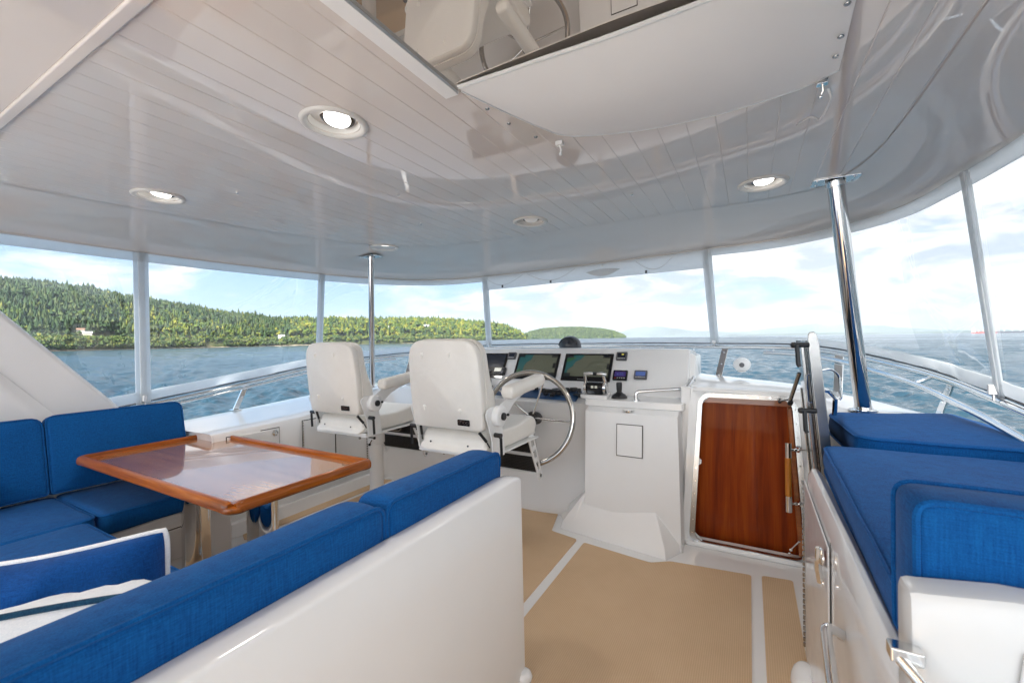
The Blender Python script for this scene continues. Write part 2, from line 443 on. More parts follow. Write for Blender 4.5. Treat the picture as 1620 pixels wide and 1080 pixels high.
def text_mesh(s, size, mtx, ext=.0006, shear=0):
    cu = bpy.data.curves.new('t', 'FONT'); cu.body = s; cu.size = size; cu.extrude = ext; cu.align_x = 'CENTER'; cu.align_y = 'CENTER'; cu.shear = shear; cu.resolution_u = 2
    o = bpy.data.objects.new('t', cu); me = bpy.data.meshes.new_from_object(o)
    bm = new(); bm.from_mesh(me); bmesh.ops.transform(bm, matrix=mtx, verts=bm.verts[:])
    bpy.data.objects.remove(o); bpy.data.curves.remove(cu); bpy.data.meshes.remove(me); return bm
def rect(x0, x1, y0, y1): return [(x0, y0), (x1, y0), (x1, y1), (x0, y1)]
def ray(U, V):
    return r3*((U-810)/F_PX) - u3*((V-540)/F_PX) + d2
def far(U, V, dist):
    """a point in the direction of a photo pixel, at a horizontal distance (far landscape)"""
    w = ray(U, V); k = dist/math.hypot(w.x, w.y); return Vector((w.x*k, w.y*k, CAMZ+w.z*k))

# ------------------------------------------------------------------ sea and land
SEA = -6.2
rng = np.random.RandomState(11)
# polar grid, finest in front of the flybridge, with real waves near the boat
view_az = math.pi/2+yaw
th_f = np.arange(-1.05, 1.05, .0036); th_b = np.linspace(1.05, 2*math.pi-1.05, 90)[1:-1]
THS = np.concatenate([th_f, th_b])+view_az
RRS = [6.0]
while RRS[-1] < 1500: RRS.append(RRS[-1]*(1.0062 if RRS[-1] > 16 else 1.010))
while RRS[-1] < 24000: RRS.append(RRS[-1]*1.12)
RRS = np.array(RRS[:-1]+[24000.]); nr, nth = len(RRS), len(THS)
rr_, tt_ = np.meshgrid(RRS, THS, indexing='ij'); xx, yy = rr_*np.cos(tt_), rr_*np.sin(tt_); zz = np.zeros_like(xx); sx_, sy_ = np.zeros_like(xx), np.zeros_like(xx)
for k in range(84):
    lam = math.exp(rng.uniform(math.log(.6), math.log(20))); dr_ = R(215)+rng.normal()*.62; kk = 2*math.pi/lam
    am = (.074 if lam < 5 else .026)/kk; ph = rng.uniform(0, 6.28)
    fade = np.clip((lam/(rr_*.0062)-2.2)/2.0, 0, 1)
    gust = 1+.45*np.sin(xx*.021*rng.uniform(.5, 1.5)+ph)*np.sin(yy*.017*rng.uniform(.5, 1.5)+2*ph)
    a_ = kk*(xx*math.cos(dr_)+yy*math.sin(dr_))+ph
    zz += am*fade*gust*(np.sin(a_)+.22*np.cos(2*a_))
zz += SEA
vts = np.concatenate([np.stack([xx, yy, zz], -1).reshape(-1, 3), [[0, 0, SEA]]])
ii, jj = np.meshgrid(np.arange(nr-1), np.arange(nth), indexing='ij'); j2 = (jj+1) % nth
quads = np.stack([ii*nth+jj, (ii+1)*nth+jj, (ii+1)*nth+j2, ii*nth+j2], -1).reshape(-1, 4)
j_ = np.arange(nth); tris = np.stack([np.full(nth, nr*nth), j_, (j_+1) % nth], -1)
me = bpy.data.meshes.new('sea'); me.vertices.add(len(vts)); me.vertices.foreach_set('co', vts.astype('f').ravel())
nl = quads.size+tris.size; me.loops.add(nl); me.loops.foreach_set('vertex_index', np.concatenate([quads.ravel(), tris.ravel()]).astype('i'))
me.polygons.add(len(quads)+len(tris)); me.polygons.foreach_set('loop_start', np.concatenate([np.arange(len(quads))*4, quads.size+np.arange(len(tris))*3]).astype('i'))
me.update(calc_edges=True); me.validate(); me.shade_smooth(); me.materials.append(M['sea_water'])
o = bpy.data.objects.new('sea', me); COL.objects.link(o); o['kind'] = 'structure'
# skyline of the wooded shore in photo pixels (u, v of the tree line), distance of the shoreline and of the ridge
SKY = [(-420, 470, 900), (-200, 452, 850), (0, 450, 800), (60, 452, 800), (130, 462, 820), (220, 478, 860), (300, 488, 900), (370, 500, 940), (430, 507, 980), (510, 509, 1000), (600, 507, 1050), (700, 507, 1120), (770, 512, 1180), (800, 518, 1230), (822, 526, 1280), (834, 534, 1300)]
def sk(u):
    for a, b in zip(SKY, SKY[1:]):
        if a[0] <= u <= b[0]:
            q = (u-a[0])/(b[0]-a[0]); return a[1]+(b[1]-a[1])*q, a[2]+(b[2]-a[2])*q
    return SKY[-1][1:]
def land(u, q):
    """q 0 at the shore, 1 at the ridge, above 1 behind it"""
    v, sh = sk(u); rd = 420 if u < 450 else 260
    rd *= min(1, max(.12, (850-u)/120))
    top = far(u, v, sh+rd); hz = max(3, top.z-SEA-13)
    p = far(u, 535, sh+rd*q)
    prof = 0.03*min(1, q*40) + .97*(math.sin(min(q, 1)*math.pi/2)**(1.15 if u < 450 else .8)) if q <= 1 else 1-(q-1)*.9
    nn = noise.noise(Vector((p.x*.008, p.y*.008, 0)))
    z = SEA-.4+hz*prof*(1+.10*nn*(1 if q < .95 else 0)) + (4.5*min(1, q*30)*(1+.6*noise.noise(Vector((p.x*.03, p.y*.03, 3)))))
    return Vector((p.x, p.y, z))
bm = new(); US = [-420+i*9 for i in range(140)]; QS = [0, .01, .03, .06, .1, .16, .24, .34, .46, .6, .75, .9, 1, 1.15, 1.5]
US = [u for u in US if u <= 834]+[834]
rings(bm, [[land(u, q) for u in US] for q in QS], False, False, closed=False)
struct('hillside', bm, 'hill_ground')
bm = new()
rows = []
for q, dz in ((-.012, -1.5), (-.004, .8), (.004, 2.2), (.015, 4.2), (.03, 5.2), (.04, 3.5)):
    row = []
    for u in range(-420, 835, 3):
        p = land(u, max(q, 0)); v, sh = sk(u)
        d = Vector((p.x, p.y, 0)).normalized(); jit = noise.noise(Vector((p.x*.02, p.y*.02, q*60)))
        f = max(.1, .45+1.1*noise.noise(Vector((p.x*.006, p.y*.006, 9))))
        row.append(Vector((p.x, p.y, 0))+d*(q*300+jit*5)+Vector((0, 0, SEA+dz*f+jit*1.2)))
    rows.append(row)
rings(bm, rows, False, False, closed=False)
struct('rocky_shore', bm, 'shore_rock', smooth=0)

def trees(bm, lay, spots):
    for (p, h, w, kind, colr) in spots:
        v0 = len(bm.verts)
        fs = []
        if kind == 0:      # conifer: stacked ragged skirts
            n = 6; tiers = 4
            for k in range(tiers):
                a = k/tiers; zb = h*(.14+.80*a*.92); zt = h*(.14+.86*min(1, a+.42)); r = w*(1-a)**.8*.5+.25
                tip = bm.verts.new(p+Vector((0, 0, zt))); ph = random.random()*6
                rg_ = [bm.verts.new(p+Vector((math.cos(ph+6.2832*j/n)*r*random.uniform(.65, 1.25), math.sin(ph+6.2832*j/n)*r*random.uniform(.65, 1.25), zb-random.random()*h*.05))) for j in range(n)]
                for j in range(n): fs.append(bm.faces.new((rg_[j], rg_[(j+1) % n], tip)))
        else:              # broadleaf: a heap of small ragged lumps
            for k in range(8):
                c = p+Vector((random.uniform(-.3, .3)*w, random.uniform(-.3, .3)*w, h*random.uniform(.42, .8))); r = w*random.uniform(.16, .30)
                n = 5; tp = bm.verts.new(c+Vector((0, 0, r*1.1))); bt = bm.verts.new(c-Vector((0, 0, r)))
                rg_ = [bm.verts.new(c+Vector((math.cos(6.2832*j/n)*r*random.uniform(.7, 1.3), math.sin(6.2832*j/n)*r*random.uniform(.7, 1.3), random.uniform(-.3, .3)*r))) for j in range(n)]
                for j in range(n):
                    fs.append(bm.faces.new((rg_[j], rg_[(j+1) % n], tp))); fs.append(bm.faces.new((rg_[(j+1) % n], rg_[j], bt)))
        for f in fs:
            s = random.uniform(.86, 1.16); cc = (colr[0]*s, colr[1]*s, colr[2]*s, 1)
            for lp in f.loops: lp[lay] = cc
def wood_stuff(name, spots, label, cat):
    bm = new(); lay = bm.loops.layers.float_color.new('tint'); trees(bm, lay, spots)
    me = bpy.data.meshes.new(name); bm.to_mesh(me); bm.free(); me.materials.append(M['tree_leaves'])
    o = bpy.data.objects.new(name, me); COL.objects.link(o); return tag(o, label, cat, kind='stuff')
spots = []
random.seed(3)
for i in range(12500):
    u = random.uniform(-60, 832); q = random.random()**.85*1.03+.02
    p = land(u, q); nn = noise.noise(Vector((p.x*.012, p.y*.012, 5)))
    nb = noise.noise(Vector((p.x*.02, p.y*.02, 15)))
    if nb > .34 and q < .9: continue
    if q < .06 and random.random() < .35+nb: continue
    big = random.random(); h = random.uniform(11, 24)*(.95 if u < 260 else 1)
    yellow = (.07+.6*noise.noise(Vector((p.x*.006, p.y*.006, 50)))) if u < 470 else (.62+.6*nn)
    if q < .2: yellow += .15
    if random.random() < yellow:
        colr = random.choice([(.085, .10, .014), (.055, .08, .012), (.13, .13, .018), (.045, .07, .013)]); kind = 1 if random.random() < .6 else 0
    else:
        colr = random.choice([(.018, .036, .014), (.026, .048, .016), (.036, .058, .02), (.05, .066, .022)]); kind = 0 if random.random() < .78 else 1
    if q < .13: h *= .55; kind = 1 if random.random() < .7 else 0
    if q > .9: kind = 0 if random.random() < .85 else 1; h *= random.uniform(.7, 1.25)
    spots.append((p-Vector((0, 0, .5)), h*(1 if kind == 0 else .8), h*(.46 if kind == 0 else .72), kind, colr))
for i in range(2600):
    u = random.uniform(0, 832); q = random.uniform(.004, .07); p = land(u, q)
    if noise.noise(Vector((p.x*.015, p.y*.015, 40))) > .38: continue
    h = random.uniform(4, 9); spots.append((p-Vector((0, 0, 1)), h, h*1.1, 1, random.choice([(.03, .05, .014), (.05, .075, .016), (.075, .085, .02)])))
wood_stuff('shore_forest', spots, 'dense mixed green and yellow-green forest covering the hillside along the port shore', 'forest')
# round wooded island ahead
ISL = [(826, 531, .2), (838, 524, .5), (860, 519, .8), (890, 517, 1), (920, 517, 1), (950, 519, .9), (972, 523, .6), (986, 529, .2), (990, 532, .05)]
bm = new(); rows = []
for q in (0, .04, .15, .35, .6, .85, 1, 1.2, 1.6):
    row = []
    for i in range(len(ISL)-1):
        for j in range(5):
            a, b = ISL[i], ISL[i+1]; s = j/5; u = a[0]+(b[0]-a[0])*s; v = a[1]+(b[1]-a[1])*s
            top = far(u, v, 3000); p = far(u, 530, 2700+300*q)
            hz = (top.z-SEA-8)*(math.sin(min(q, 1)*math.pi/2) if q <= 1 else max(0, 1-(q-1)*1.4))
            row.append(Vector((p.x, p.y, SEA-1+max(0, hz)*(1+.04*noise.noise(p*.01)))))
    rows.append(row)
rings(bm, rows, False, False, closed=False)
struct('island', bm, 'island_green')
sp = []
for i in range(5200):
    k = random.uniform(0, len(ISL)-1.001); a, b = ISL[int(k)], ISL[int(k)+1]; s = k-int(k); u = a[0]+(b[0]-a[0])*s; v = a[1]+(b[1]-a[1])*s
    q = random.random()**.8*1.02; top = far(u, v, 3000); p = far(u, 530, 2700+300*q)
    hz = max(0, (top.z-SEA-8)*math.sin(min(q, 1)*math.pi/2)); p.z = SEA-1+hz
    h = random.uniform(9, 15); sp.append((p, h, h*.6, 0 if random.random() < .5 else 1, random.choice([(.03, .05, .018), (.05, .075, .024), (.09, .11, .035), (.02, .035, .012)])))
wood_stuff('island_forest', sp, 'pale green even forest covering the low round island beyond the bow', 'forest')
# far mountains
def ridge(name, u0_, u1_, dist, prof, seed):
    bm = new(); rows = []; us = [u0_+(u1_-u0_)*i/160 for i in range(161)]
    def hgt(u):
        for a, b in zip(prof, prof[1:]):
            if a[0] <= u <= b[0]:
                s = (u-a[0])/(b[0]-a[0]); s = s*s*(3-2*s); return a[1]+(b[1]-a[1])*s
        return 0
    for q, f in ((0, 0), (.15, .25), (.4, .55), (.7, .85), (1, 1), (1.4, .6), (2, 0)):
        row = []
        for u in us:
            p = far(u, 530, dist+dist*.18*q); h_ = hgt(u)/F_PX*dist*1.1*f*(1+.16*noise.noise(Vector((u*.05, q*2, seed)))+.07*noise.noise(Vector((u*.2, q*3, seed))))
            row.append(Vector((p.x, p.y, SEA-2+max(0, h_))))
        rows.append(row)
    rings(bm, rows, False, False, closed=False); return struct(name, bm, 'mountain_rock')
ridge('mountains', 930, 1560, 15000, [(930, 2), (975, 9), (1000, 15), (1030, 18), (1065, 14), (1100, 9), (1170, 6), (1230, 11), (1280, 15), (1330, 13), (1390, 11), (1430, 7), (1500, 4), (1560, 1)], 1)
ridge('far_shore', 1120, 1720, 9000, [(1120, 0), (1200, 2.2), (1300, 3), (1420, 2), (1500, 2.8), (1560, 3), (1640, 2.5), (1720, 0)], 4)
# houses on the hillside
def house(u, q, w, h, d, label, wm='wall_cream', rm='roof_pale'):
    p = land(u, q)+Vector((0, 0, 3)); ang = math.atan2(p.y, p.x)+math.pi/2+random.uniform(-.3, .3)
    o = thing('house', label, 'house', p, 0, 'houses on the wooded shore')
    mt = Matrix.Translation(p) @ Matrix.Rotation(ang, 4, 'Z')
    b = new(); box(b, -w/2, w/2, -d/2, d/2, -4, h, mt); obj('wall', b, wm, o, smooth=0)
    b = new(); prism(b, [mt @ Vector(v) for v in ((-w/2-.6, -d/2-.6, h), (-w/2-.6, d/2+.6, h), (-w/2-.6, 0, h+d*.38))], [mt @ Vector(v) for v in ((w/2+.6, -d/2-.6, h), (w/2+.6, d/2+.6, h), (w/2+.6, 0, h+d*.38))]); obj('roof', b, rm, o, smooth=0)
    for k in range(3):
        b = new(); x = -w/2+w*(k+.5)/3; box(b, x-.8, x+.8, -d/2-.06, -d/2, 1, 2.6, mt); obj('window', b, 'black_gloss', o, smooth=0)
house(379, .17, 14, 5, 8, 'white gabled house low among the dark trees, left of the second curtain seam', 'ship_white')
house(446, .12, 12, 4, 8, 'small pale house just above the rocks near the second curtain seam', 'ship_white')
house(139, .10, 9, 3, 6, 'low house with a pale roof near the water at the far left of the shore')
house(128, .13, 8, 3, 6, 'low house with a red-brown roof just above the pale-roofed one at the far left', rm='roof_tile')
house(675, .38, 13, 5, 9, 'cream house among yellow-green trees above the helm chair', )
house(612, .3, 11, 4, 8, 'small grey-roofed house among the trees between the two chairs')
house(733, .42, 14, 4, 9, 'pale low house on the slope just left of the third curtain seam', 'ship_white')
# ships
def ship(u, length, label, hull, sup_at, dist=4200):
    p = far(u, 524, dist); p.z = SEA; d = Vector((p.x, p.y, 0)).normalized(); t_ = Vector((-d.y, d.x, 0))*-1
    o = thing('cargo_ship', label, 'ship', p, 0, 'cargo ships lying at anchor')
    mt = frame(p, t_, d); l = length/2
    b = new(); prism(b, [mt @ Vector(v) for v in ((-l, -12, -1), (l-6, -12, -1), (l-2, 0, -1), (l-6, 12, -1), (-l, 12, -1))], [mt @ Vector(v) for v in ((-l-2, -13, 10), (l, -12, 12), (l+7, 0, 13), (l, 12, 12), (-l-2, 13, 10))]); obj('hull', b, hull, o, smooth=0)
    b = new(); x = -l+sup_at*length
    box(b, x-9, x+9, -11, 11, 10, 26, mt); box(b, x-7, x+7, -13, 13, 26, 30, mt); box(b, x-3, x+3, -2, 2, 30, 38, mt); obj('superstructure', b, 'ship_white', o, smooth=0)
    b = new()
    for k in range(5):
        xx = -l+length*(.1+.17*k)
        if abs(xx-x) > 14: box(b, xx-1, xx+1, -1, 1, 10, 22, mt)
    objs('derrick', b, 'ship_white', o, smooth=0)
ship(1558, 120, 'rust-red cargo ship lying left of the starboard curtain seam', 'hull_red', .08)
ship(1606, 200, 'long dark cargo ship with a white superstructure right of the starboard curtain seam', 'hull_dark', .80)

# ------------------------------------------------------------------ deck
bm = new(); box(bm, -3.9, 1.0, -9.5, 3.06, -.12, 0); struct('deck', bm, 'gelcoat', smooth=0)
def mat_panel(poly):
    bm = new(); extr(bm, roundpoly(poly, .02, 9), .006); o = struct('deck_matting', bm, 'deck_weave', smooth=30); return o
mat_panel([(-.945, -3), (-.005, -3), (-.005, 2.68), (-.42, 2.63), (-.52, 2.56), (-.945, 2.62)])
mat_panel([(.045, -3), (.19, -3), (.19, 2.72), (.045, 2.70)])
mat_panel([(-2.915, 1.35), (-1.0, 1.35), (-1.0, 2.64), (-1.2, 2.68), (-1.28, 3.0), (-2.915, 3.0)])
mat_panel([(-3.06, 1.66), (-2.965, 1.62), (-2.965, 2.98), (-3.06, 2.95)])
mat_panel([(-2.80, -.0), (-1.0, -.0), (-1.0, 1.30), (-2.80, 1.30)])

# ------------------------------------------------------------------ hardtop
GS = .0987
PO = [(-3.12, .46), (-3.12, .8), (-3.06, 1.25), (-2.96, 1.8), (-2.78, 2.35), (-2.48, 2.72), (-2.1, 2.86), (-1.6, 2.88), (-1.0, 2.88), (-.3, 2.87), (.1, 2.86), (.34, 2.78), (.46, 2.5), (.5, 2.1), (.5, 1.5), (.5, .46)]
RO = [(-3.88, .46), (-3.88, .8), (-3.90, 1.4), (-3.86, 2.1), (-3.73, 2.8), (-3.5, 3.4), (-3.05, 3.82), (-2.3, 3.9), (-1.15, 3.80), (-.28, 3.66), (.2, 3.56), (.52, 3.36), (.72, 3.0), (.82, 2.5), (.84, 1.9), (.84, .46)]
PO_ = crom([(x, y, 2.1) for x, y in PO], 6); RO_ = crom([(x, y, 2.0) for x, y in RO], 6)
hard = thing('hardtop', 'large glossy white fibreglass hardtop roof over the whole flybridge', 'roof', (-1.4, 1, 2.0))
def yfront(x):
    best = None
    for a, b in zip(PO_, PO_[1:]):
        if (a.x-x)*(b.x-x) <= 0 and abs(b.x-a.x) > 1e-6:
            yy = a.y+(b.y-a.y)*(x-a.x)/(b.x-a.x); best = yy if best is None else max(best, yy)
    return best if best is not None else .46
bm = new(); k0 = int(-3.12/GS)-1
HX0, HX1, HY1 = -.80, .235, 1.10     # skylight opening
for k in range(k0, 7):
    a = k*GS+.0022; b = (k+1)*GS-.0022
    a = max(a, -3.119); b = min(b, .499)
    if b-a < .01: continue
    ya, yb = yfront(a), yfront(b)
    y0 = .46
    if a > HX0-.02 and b < HX1+.06: y0 = HY1
    for za, zb in ((2.1, 2.125),):
        lo = [Vector((a, y0, za)), Vector((b, y0, za)), Vector((b, yb-.004, za)), Vector((a, ya-.004, za))]
        up = [v+Vector((0, 0, .03)) for v in lo]
        mid = [Vector((a-.0021, y0, za+.0018)), Vector((b+.0021, y0, za+.0018)), Vector((b+.0021, yb-.004, za+.0018)), Vector((a-.0021, ya-.004, za+.0018))]
        rings(bm, [up, [m_+Vector((0, 0, .0)) for m_ in mid], lo])
hl_o = obj('headliner', bm, 'headliner', hard, smooth=20)
bm = new(); box(bm, -3.15, HX0-.03, .46, 2.9, 2.1025, 2.12); box(bm, HX0-.03, .52, HY1, 2.9, 2.1025, 2.12); gb_o = obj('groove_backing', bm, 'headliner', hard, smooth=0)
# curved soffit between headliner and roof edge
bm = new(); rows = []
for q in range(0, 13):
    s = q/12; zz = 2.1-.001-.099*(s**2.0)
    rows.append([p.lerp(e, s)*1.0 + Vector((0, 0, zz-(p.z+(e.z-p.z)*s))) for p, e in zip(PO_, RO_)])
rows.append([e+Vector((0, 0, -.012)) for e in RO_])
rows.append([e+(e-p).normalized()*.03+Vector((0, 0, .03)) for p, e in zip(PO_, RO_)])
rows.append([e+(e-p).normalized()*.03+Vector((0, 0, .16)) for p, e in zip(PO_, RO_)])
rings(bm, rows, False, False, closed=False)
obj('soffit', bm, 'headliner', hard, smooth=60)
# after part of the ceiling, aft of the batten, then the upper skin
bm = new(); box(bm, -3.86, HX0-.02, -3.2, .431, 2.095, 2.13); box(bm, HX0-.02, HX1+.06, -3.2, -.3, 2.095, 2.13); box(bm, HX1+.06, .84, -3.2, .46, 2.095, 2.13)
box(bm, -3.86, -3.12, .40, .46, 2.095, 2.13); obj('ceiling_panel', bm, 'headliner', hard, bevel=.004)
bm = new(); box(bm, -3.12, HX0-.02, .430, .461, 2.088, 2.13); obj('batten', bm, 'headliner', hard, bevel=.006, seg=3)
bm = new(); box(bm, HX0-.03, HX1+.07, -.3, HY1-.002, 2.097, 2.135); obj('skylight_panel', bm, 'skylight', hard, smooth=0)
bm = new()
up = [e+(e-p).normalized()*.03+Vector((0, 0, .158)) for p, e in zip(PO_, RO_)]
up = [Vector((-3.91, -3.2, 2.158))]+up+[Vector((.87, -3.2, 2.158))]
prism(bm, up, [v+Vector((0, 0, .03)) for v in up])
box(bm, -3.91, -3.86, -3.2, .46, 1.99, 2.16); box(bm, .84, .87, -3.2, .46, 1.99, 2.16); box(bm, -3.9, .86, -3.23, -3.2, 1.99, 2.18)
obj('upper_skin', bm, 'gelcoat', hard, smooth=30)
bm = new()
for x, y in ((-3.42, 1.15), (-2.3, 1.25), (-1.9, 2.2), (-1.62, 1.7), (-.55, 2.35), (-.95, 3.2), (-.2, 3.1), (-1.9, 3.25), (-3.3, 2.1)): lathe(bm, [(.007, 2.088), (.006, 2.1)], (x, y, 0), n=10)
objs('screw_cap', bm, 'steel', hard)
# recessed lights
def ceil_light(x, y, lit, label, tilt=(.25, .35)):
    o = thing('ceiling_light', label, 'ceiling light', (x, y, 2.1), group='recessed lights in the hardtop ceiling')
    b = new(); lathe(b, [(.116, -.0005), (.114, -.007), (.106, -.011), (.096, -.009), (.086, .004), (.080, .03)], (x, y, 2.1), n=40, cap=False); obj('trim_ring', b, 'light_trim', o, smooth=60)
    b = new(); lathe(b, [(.0805, .025), (.074, .045), (.05, .05)], (x, y, 2.1), n=40, cap=True); obj('baffle', b, 'light_trim', o, smooth=60)
    b = new(); mt = Matrix.Translation((x+.004, y+.010, 2.128)) @ Matrix.Rotation(R(0), 4, 'X')
    ax = Vector((.10, -.18, -1)); lathe(b, [(.062, -.004), (.060, .006), (.050, .009)], mt.translation, ax, 32, cap=True); obj('bezel', b, 'dark_steel', o, smooth=60)
    b = new(); lathe(b, [(.046, .0095), (.044, .016), (.03, .021), (.01, .023)], mt.translation, ax, 32); obj('lens', b, 'lens_lit' if lit else 'lens_dull', o, smooth=60)
    if lit:
        l_ = bpy.data.lights.new('lamp_light', 'SPOT'); l_.energy = 5; l_.spot_size = R(140); l_.spot_blend = 1; l_.shadow_soft_size = .08; l_.color = (1, .96, .91)
        lo_ = bpy.data.objects.new('lamp_light', l_); COL.objects.link(lo_); lo_.location = (0, 0, -.006); lo_.parent = o
ceil_light(-1.29, 1.04, 1, 'nearest recessed light, large and lit, in the middle of the grooved ceiling')
ceil_light(-2.72, 1.08, 1, 'lit recessed light on the port side, above the side curtains at the left')
ceil_light(-2.66, 2.62, 1, 'small lit recessed light beside the head of the thin port pole')
ceil_light(-1.27, 2.56, 0, 'unlit recessed light at the middle of the forward edge of the grooved ceiling')
ceil_light(.067, 2.56, 1, 'lit recessed light just left of the head of the thick starboard pole')

# cut the light openings through the planks and their backing
bm = new()
for x, y in ((-1.29, 1.04), (-2.72, 1.08), (-2.66, 2.62), (-1.27, 2.56), (.067, 2.56)): lathe(bm, [(.0865, 2.05), (.0865, 2.15)], (x, y, 0), n=40)
cut = bpy.data.meshes.new('cut'); bmesh.ops.recalc_face_normals(bm, faces=bm.faces[:]); bm.to_mesh(cut); bm.free(); cut_o = bpy.data.objects.new('cut', cut); COL.objects.link(cut_o)
for q in (hl_o, gb_o):
    md_ = q.modifiers.new('holes', 'BOOLEAN'); md_.object = cut_o; md_.operation = 'DIFFERENCE'; md_.solver = 'EXACT'
    bpy.context.view_layer.update(); dg = bpy.context.evaluated_depsgraph_get(); nm = bpy.data.meshes.new_from_object(q.evaluated_get(dg)); q.modifiers.remove(md_); q.data = nm
bpy.data.objects.remove(cut_o)

# canvas sun shade slung under the skylight
cs = thing('canvas_shade', 'off-white canvas sun shade slung under the skylight', 'canvas', (-.3, 1.35, 2.05))
bm = new(); rows = []
for i in range(21):
    s = i/20; x0 = -.772+(.215+.772)*s; row = []
    yf = 1.305+.30*math.sin(math.pi*min(1, s*1.25+.0)*.5)**.8
    if s < .16: yf = 1.07+.50*(s/.16)**.8 if s < .13 else 1.50+.06
    yf = [1.10, 1.24, 1.38, 1.50, 1.545, 1.565, 1.585, 1.60, 1.612, 1.622, 1.63, 1.635, 1.638, 1.64, 1.64, 1.638, 1.635, 1.63, 1.62, 1.60, 1.565][i]
    for j in range(13):
        q = j/12; y = 1.068+(yf-1.068)*q
        z = 2.089-.030*math.sin(math.pi*q)*math.sin(math.pi*s)-.010*math.sin(s*math.pi)-.003*noise.noise(Vector((x0*5, y*5, 0)))
        row.append(Vector((x0+(.02*q*s), y, z)))
    rows.append(row)
rows2 = [[v+Vector((0, 0, .004)) for v in r] for r in rows]
A = rings(bm, rows, False, False, closed=False); B = rings(bm, rows2, False, False, closed=False)
for a, b in ((A[0], B[0]), (A[-1], B[-1]), ([r[0] for r in A], [r[0] for r in B]), ([r[-1] for r in A], [r[-1] for r in B])):
    for i in range(len(a)-1): face(bm, [a[i], a[i+1], b[i+1], b[i]])
# hem along the port side of the skylight
box(bm, -.838, -.79, -.2, 1.10, 2.086, 2.0965)
obj('cloth', bm, 'shade_cloth', cs, smooth=50)
bm = new(); pts = [rows[i][-1]+Vector((0, -.008, -.003)) for i in range(21)]; tube(bm, pts, .0025, 6); tube(bm, [rows[i][0]+Vector((0, .008, -.003)) for i in range(21)], .002, 6)
obj('stitched_edge', bm, 'hem_cloth', cs)
for p in ((-.752, 1.21), (-.738, 1.33), (-.70, 1.47), (.205, 1.25), (.212, 1.38), (.214, 1.47)):
    b = new(); lathe(b, [(.006, -.003), (.0075, -.001), (.0075, .0)], (p[0], p[1], 2.083), n=14); obj('eyelet', b, 'brushed_steel', cs)
for p in ((-.645, 1.57), (.20, 1.60)):
    b = new(); x, y = p; box(b, x-.015, x+.015, y-.010, y+.013, 2.076, 2.092); tube(b, [(x, y, 2.078), (x+.003, y+.008, 2.062), (x-.003, y+.014, 2.050)], .0042, 8); sphere(b, (x-.003, y+.014, 2.047), .0065, 6)
    obj('clip', b, 'powder_white' if x < 0 else 'steel', cs, bevel=.002)
b = new(); tube(b, crom([(.215, 1.61, 2.065), (.225, 1.63, 2.045), (.225, 1.68, 2.045), (.21, 1.74, 2.03), (.19, 1.80, 2.07), (.16, 1.90, 2.094)], 6), .0035, 6); obj('tie_cord', b, 'rope_white', cs)

# ------------------------------------------------------------------ side curtains of clear vinyl
TP = [(-3.88, -1.4, 2.0), (-3.88, .3, 2.0), (-3.90, 1.43, 2.0), (-3.86, 2.1, 2.0), (-3.73, 2.82, 2.0), (-3.5, 3.38, 2.0), (-3.05, 3.80, 2.0), (-2.47, 3.88, 2.0), (-1.15, 3.78, 2.0), (-.285, 3.64, 2.0), (.2, 3.54, 2.0), (.66, 3.1, 2.0), (.795, 2.48, 2.0), (.83, 1.6, 2.0), (.83, -1.2, 2.0)]
BT = [(-3.95, -1.4, .60), (-3.95, .3, .76), (-3.95, 1.45, .895), (-3.95, 2.2, .992), (-3.93, 2.92, 1.09), (-3.8, 3.6, 1.15), (-3.4, 4.15, 1.20), (-2.77, 4.42, 1.252), (-1.35, 4.55, 1.262), (-.28, 4.35, 1.256), (.42, 4.12, 1.238), (.88, 3.6, 1.13), (1.0, 2.78, 1.035), (1.02, 1.6, .90), (1.0, -1.2, .70)]
NS = 10
TPc = crom(TP, NS); BTc = crom(BT, NS)
for v in TPc: v.z = 1.988
def cur(i, s): return BTc[i].lerp(TPc[i], s)
def ipos(k): return k*NS
panels = [(0, 2, 'port clear vinyl curtain at the far left, behind the sloping white arch leg'), (2, 4, 'port clear vinyl curtain above the locker and the corner of the blue settee'), (4, 7, 'curved clear vinyl curtain at the port bow corner, behind the thin pole'), (7, 9, 'clear vinyl front curtain ahead of the wheel with a deep gathered top hem'), (9, 12, 'curved clear vinyl curtain at the starboard bow corner, behind the thick pole'), (12, 14, 'starboard clear vinyl curtain at the far right, above the seat cushions')]
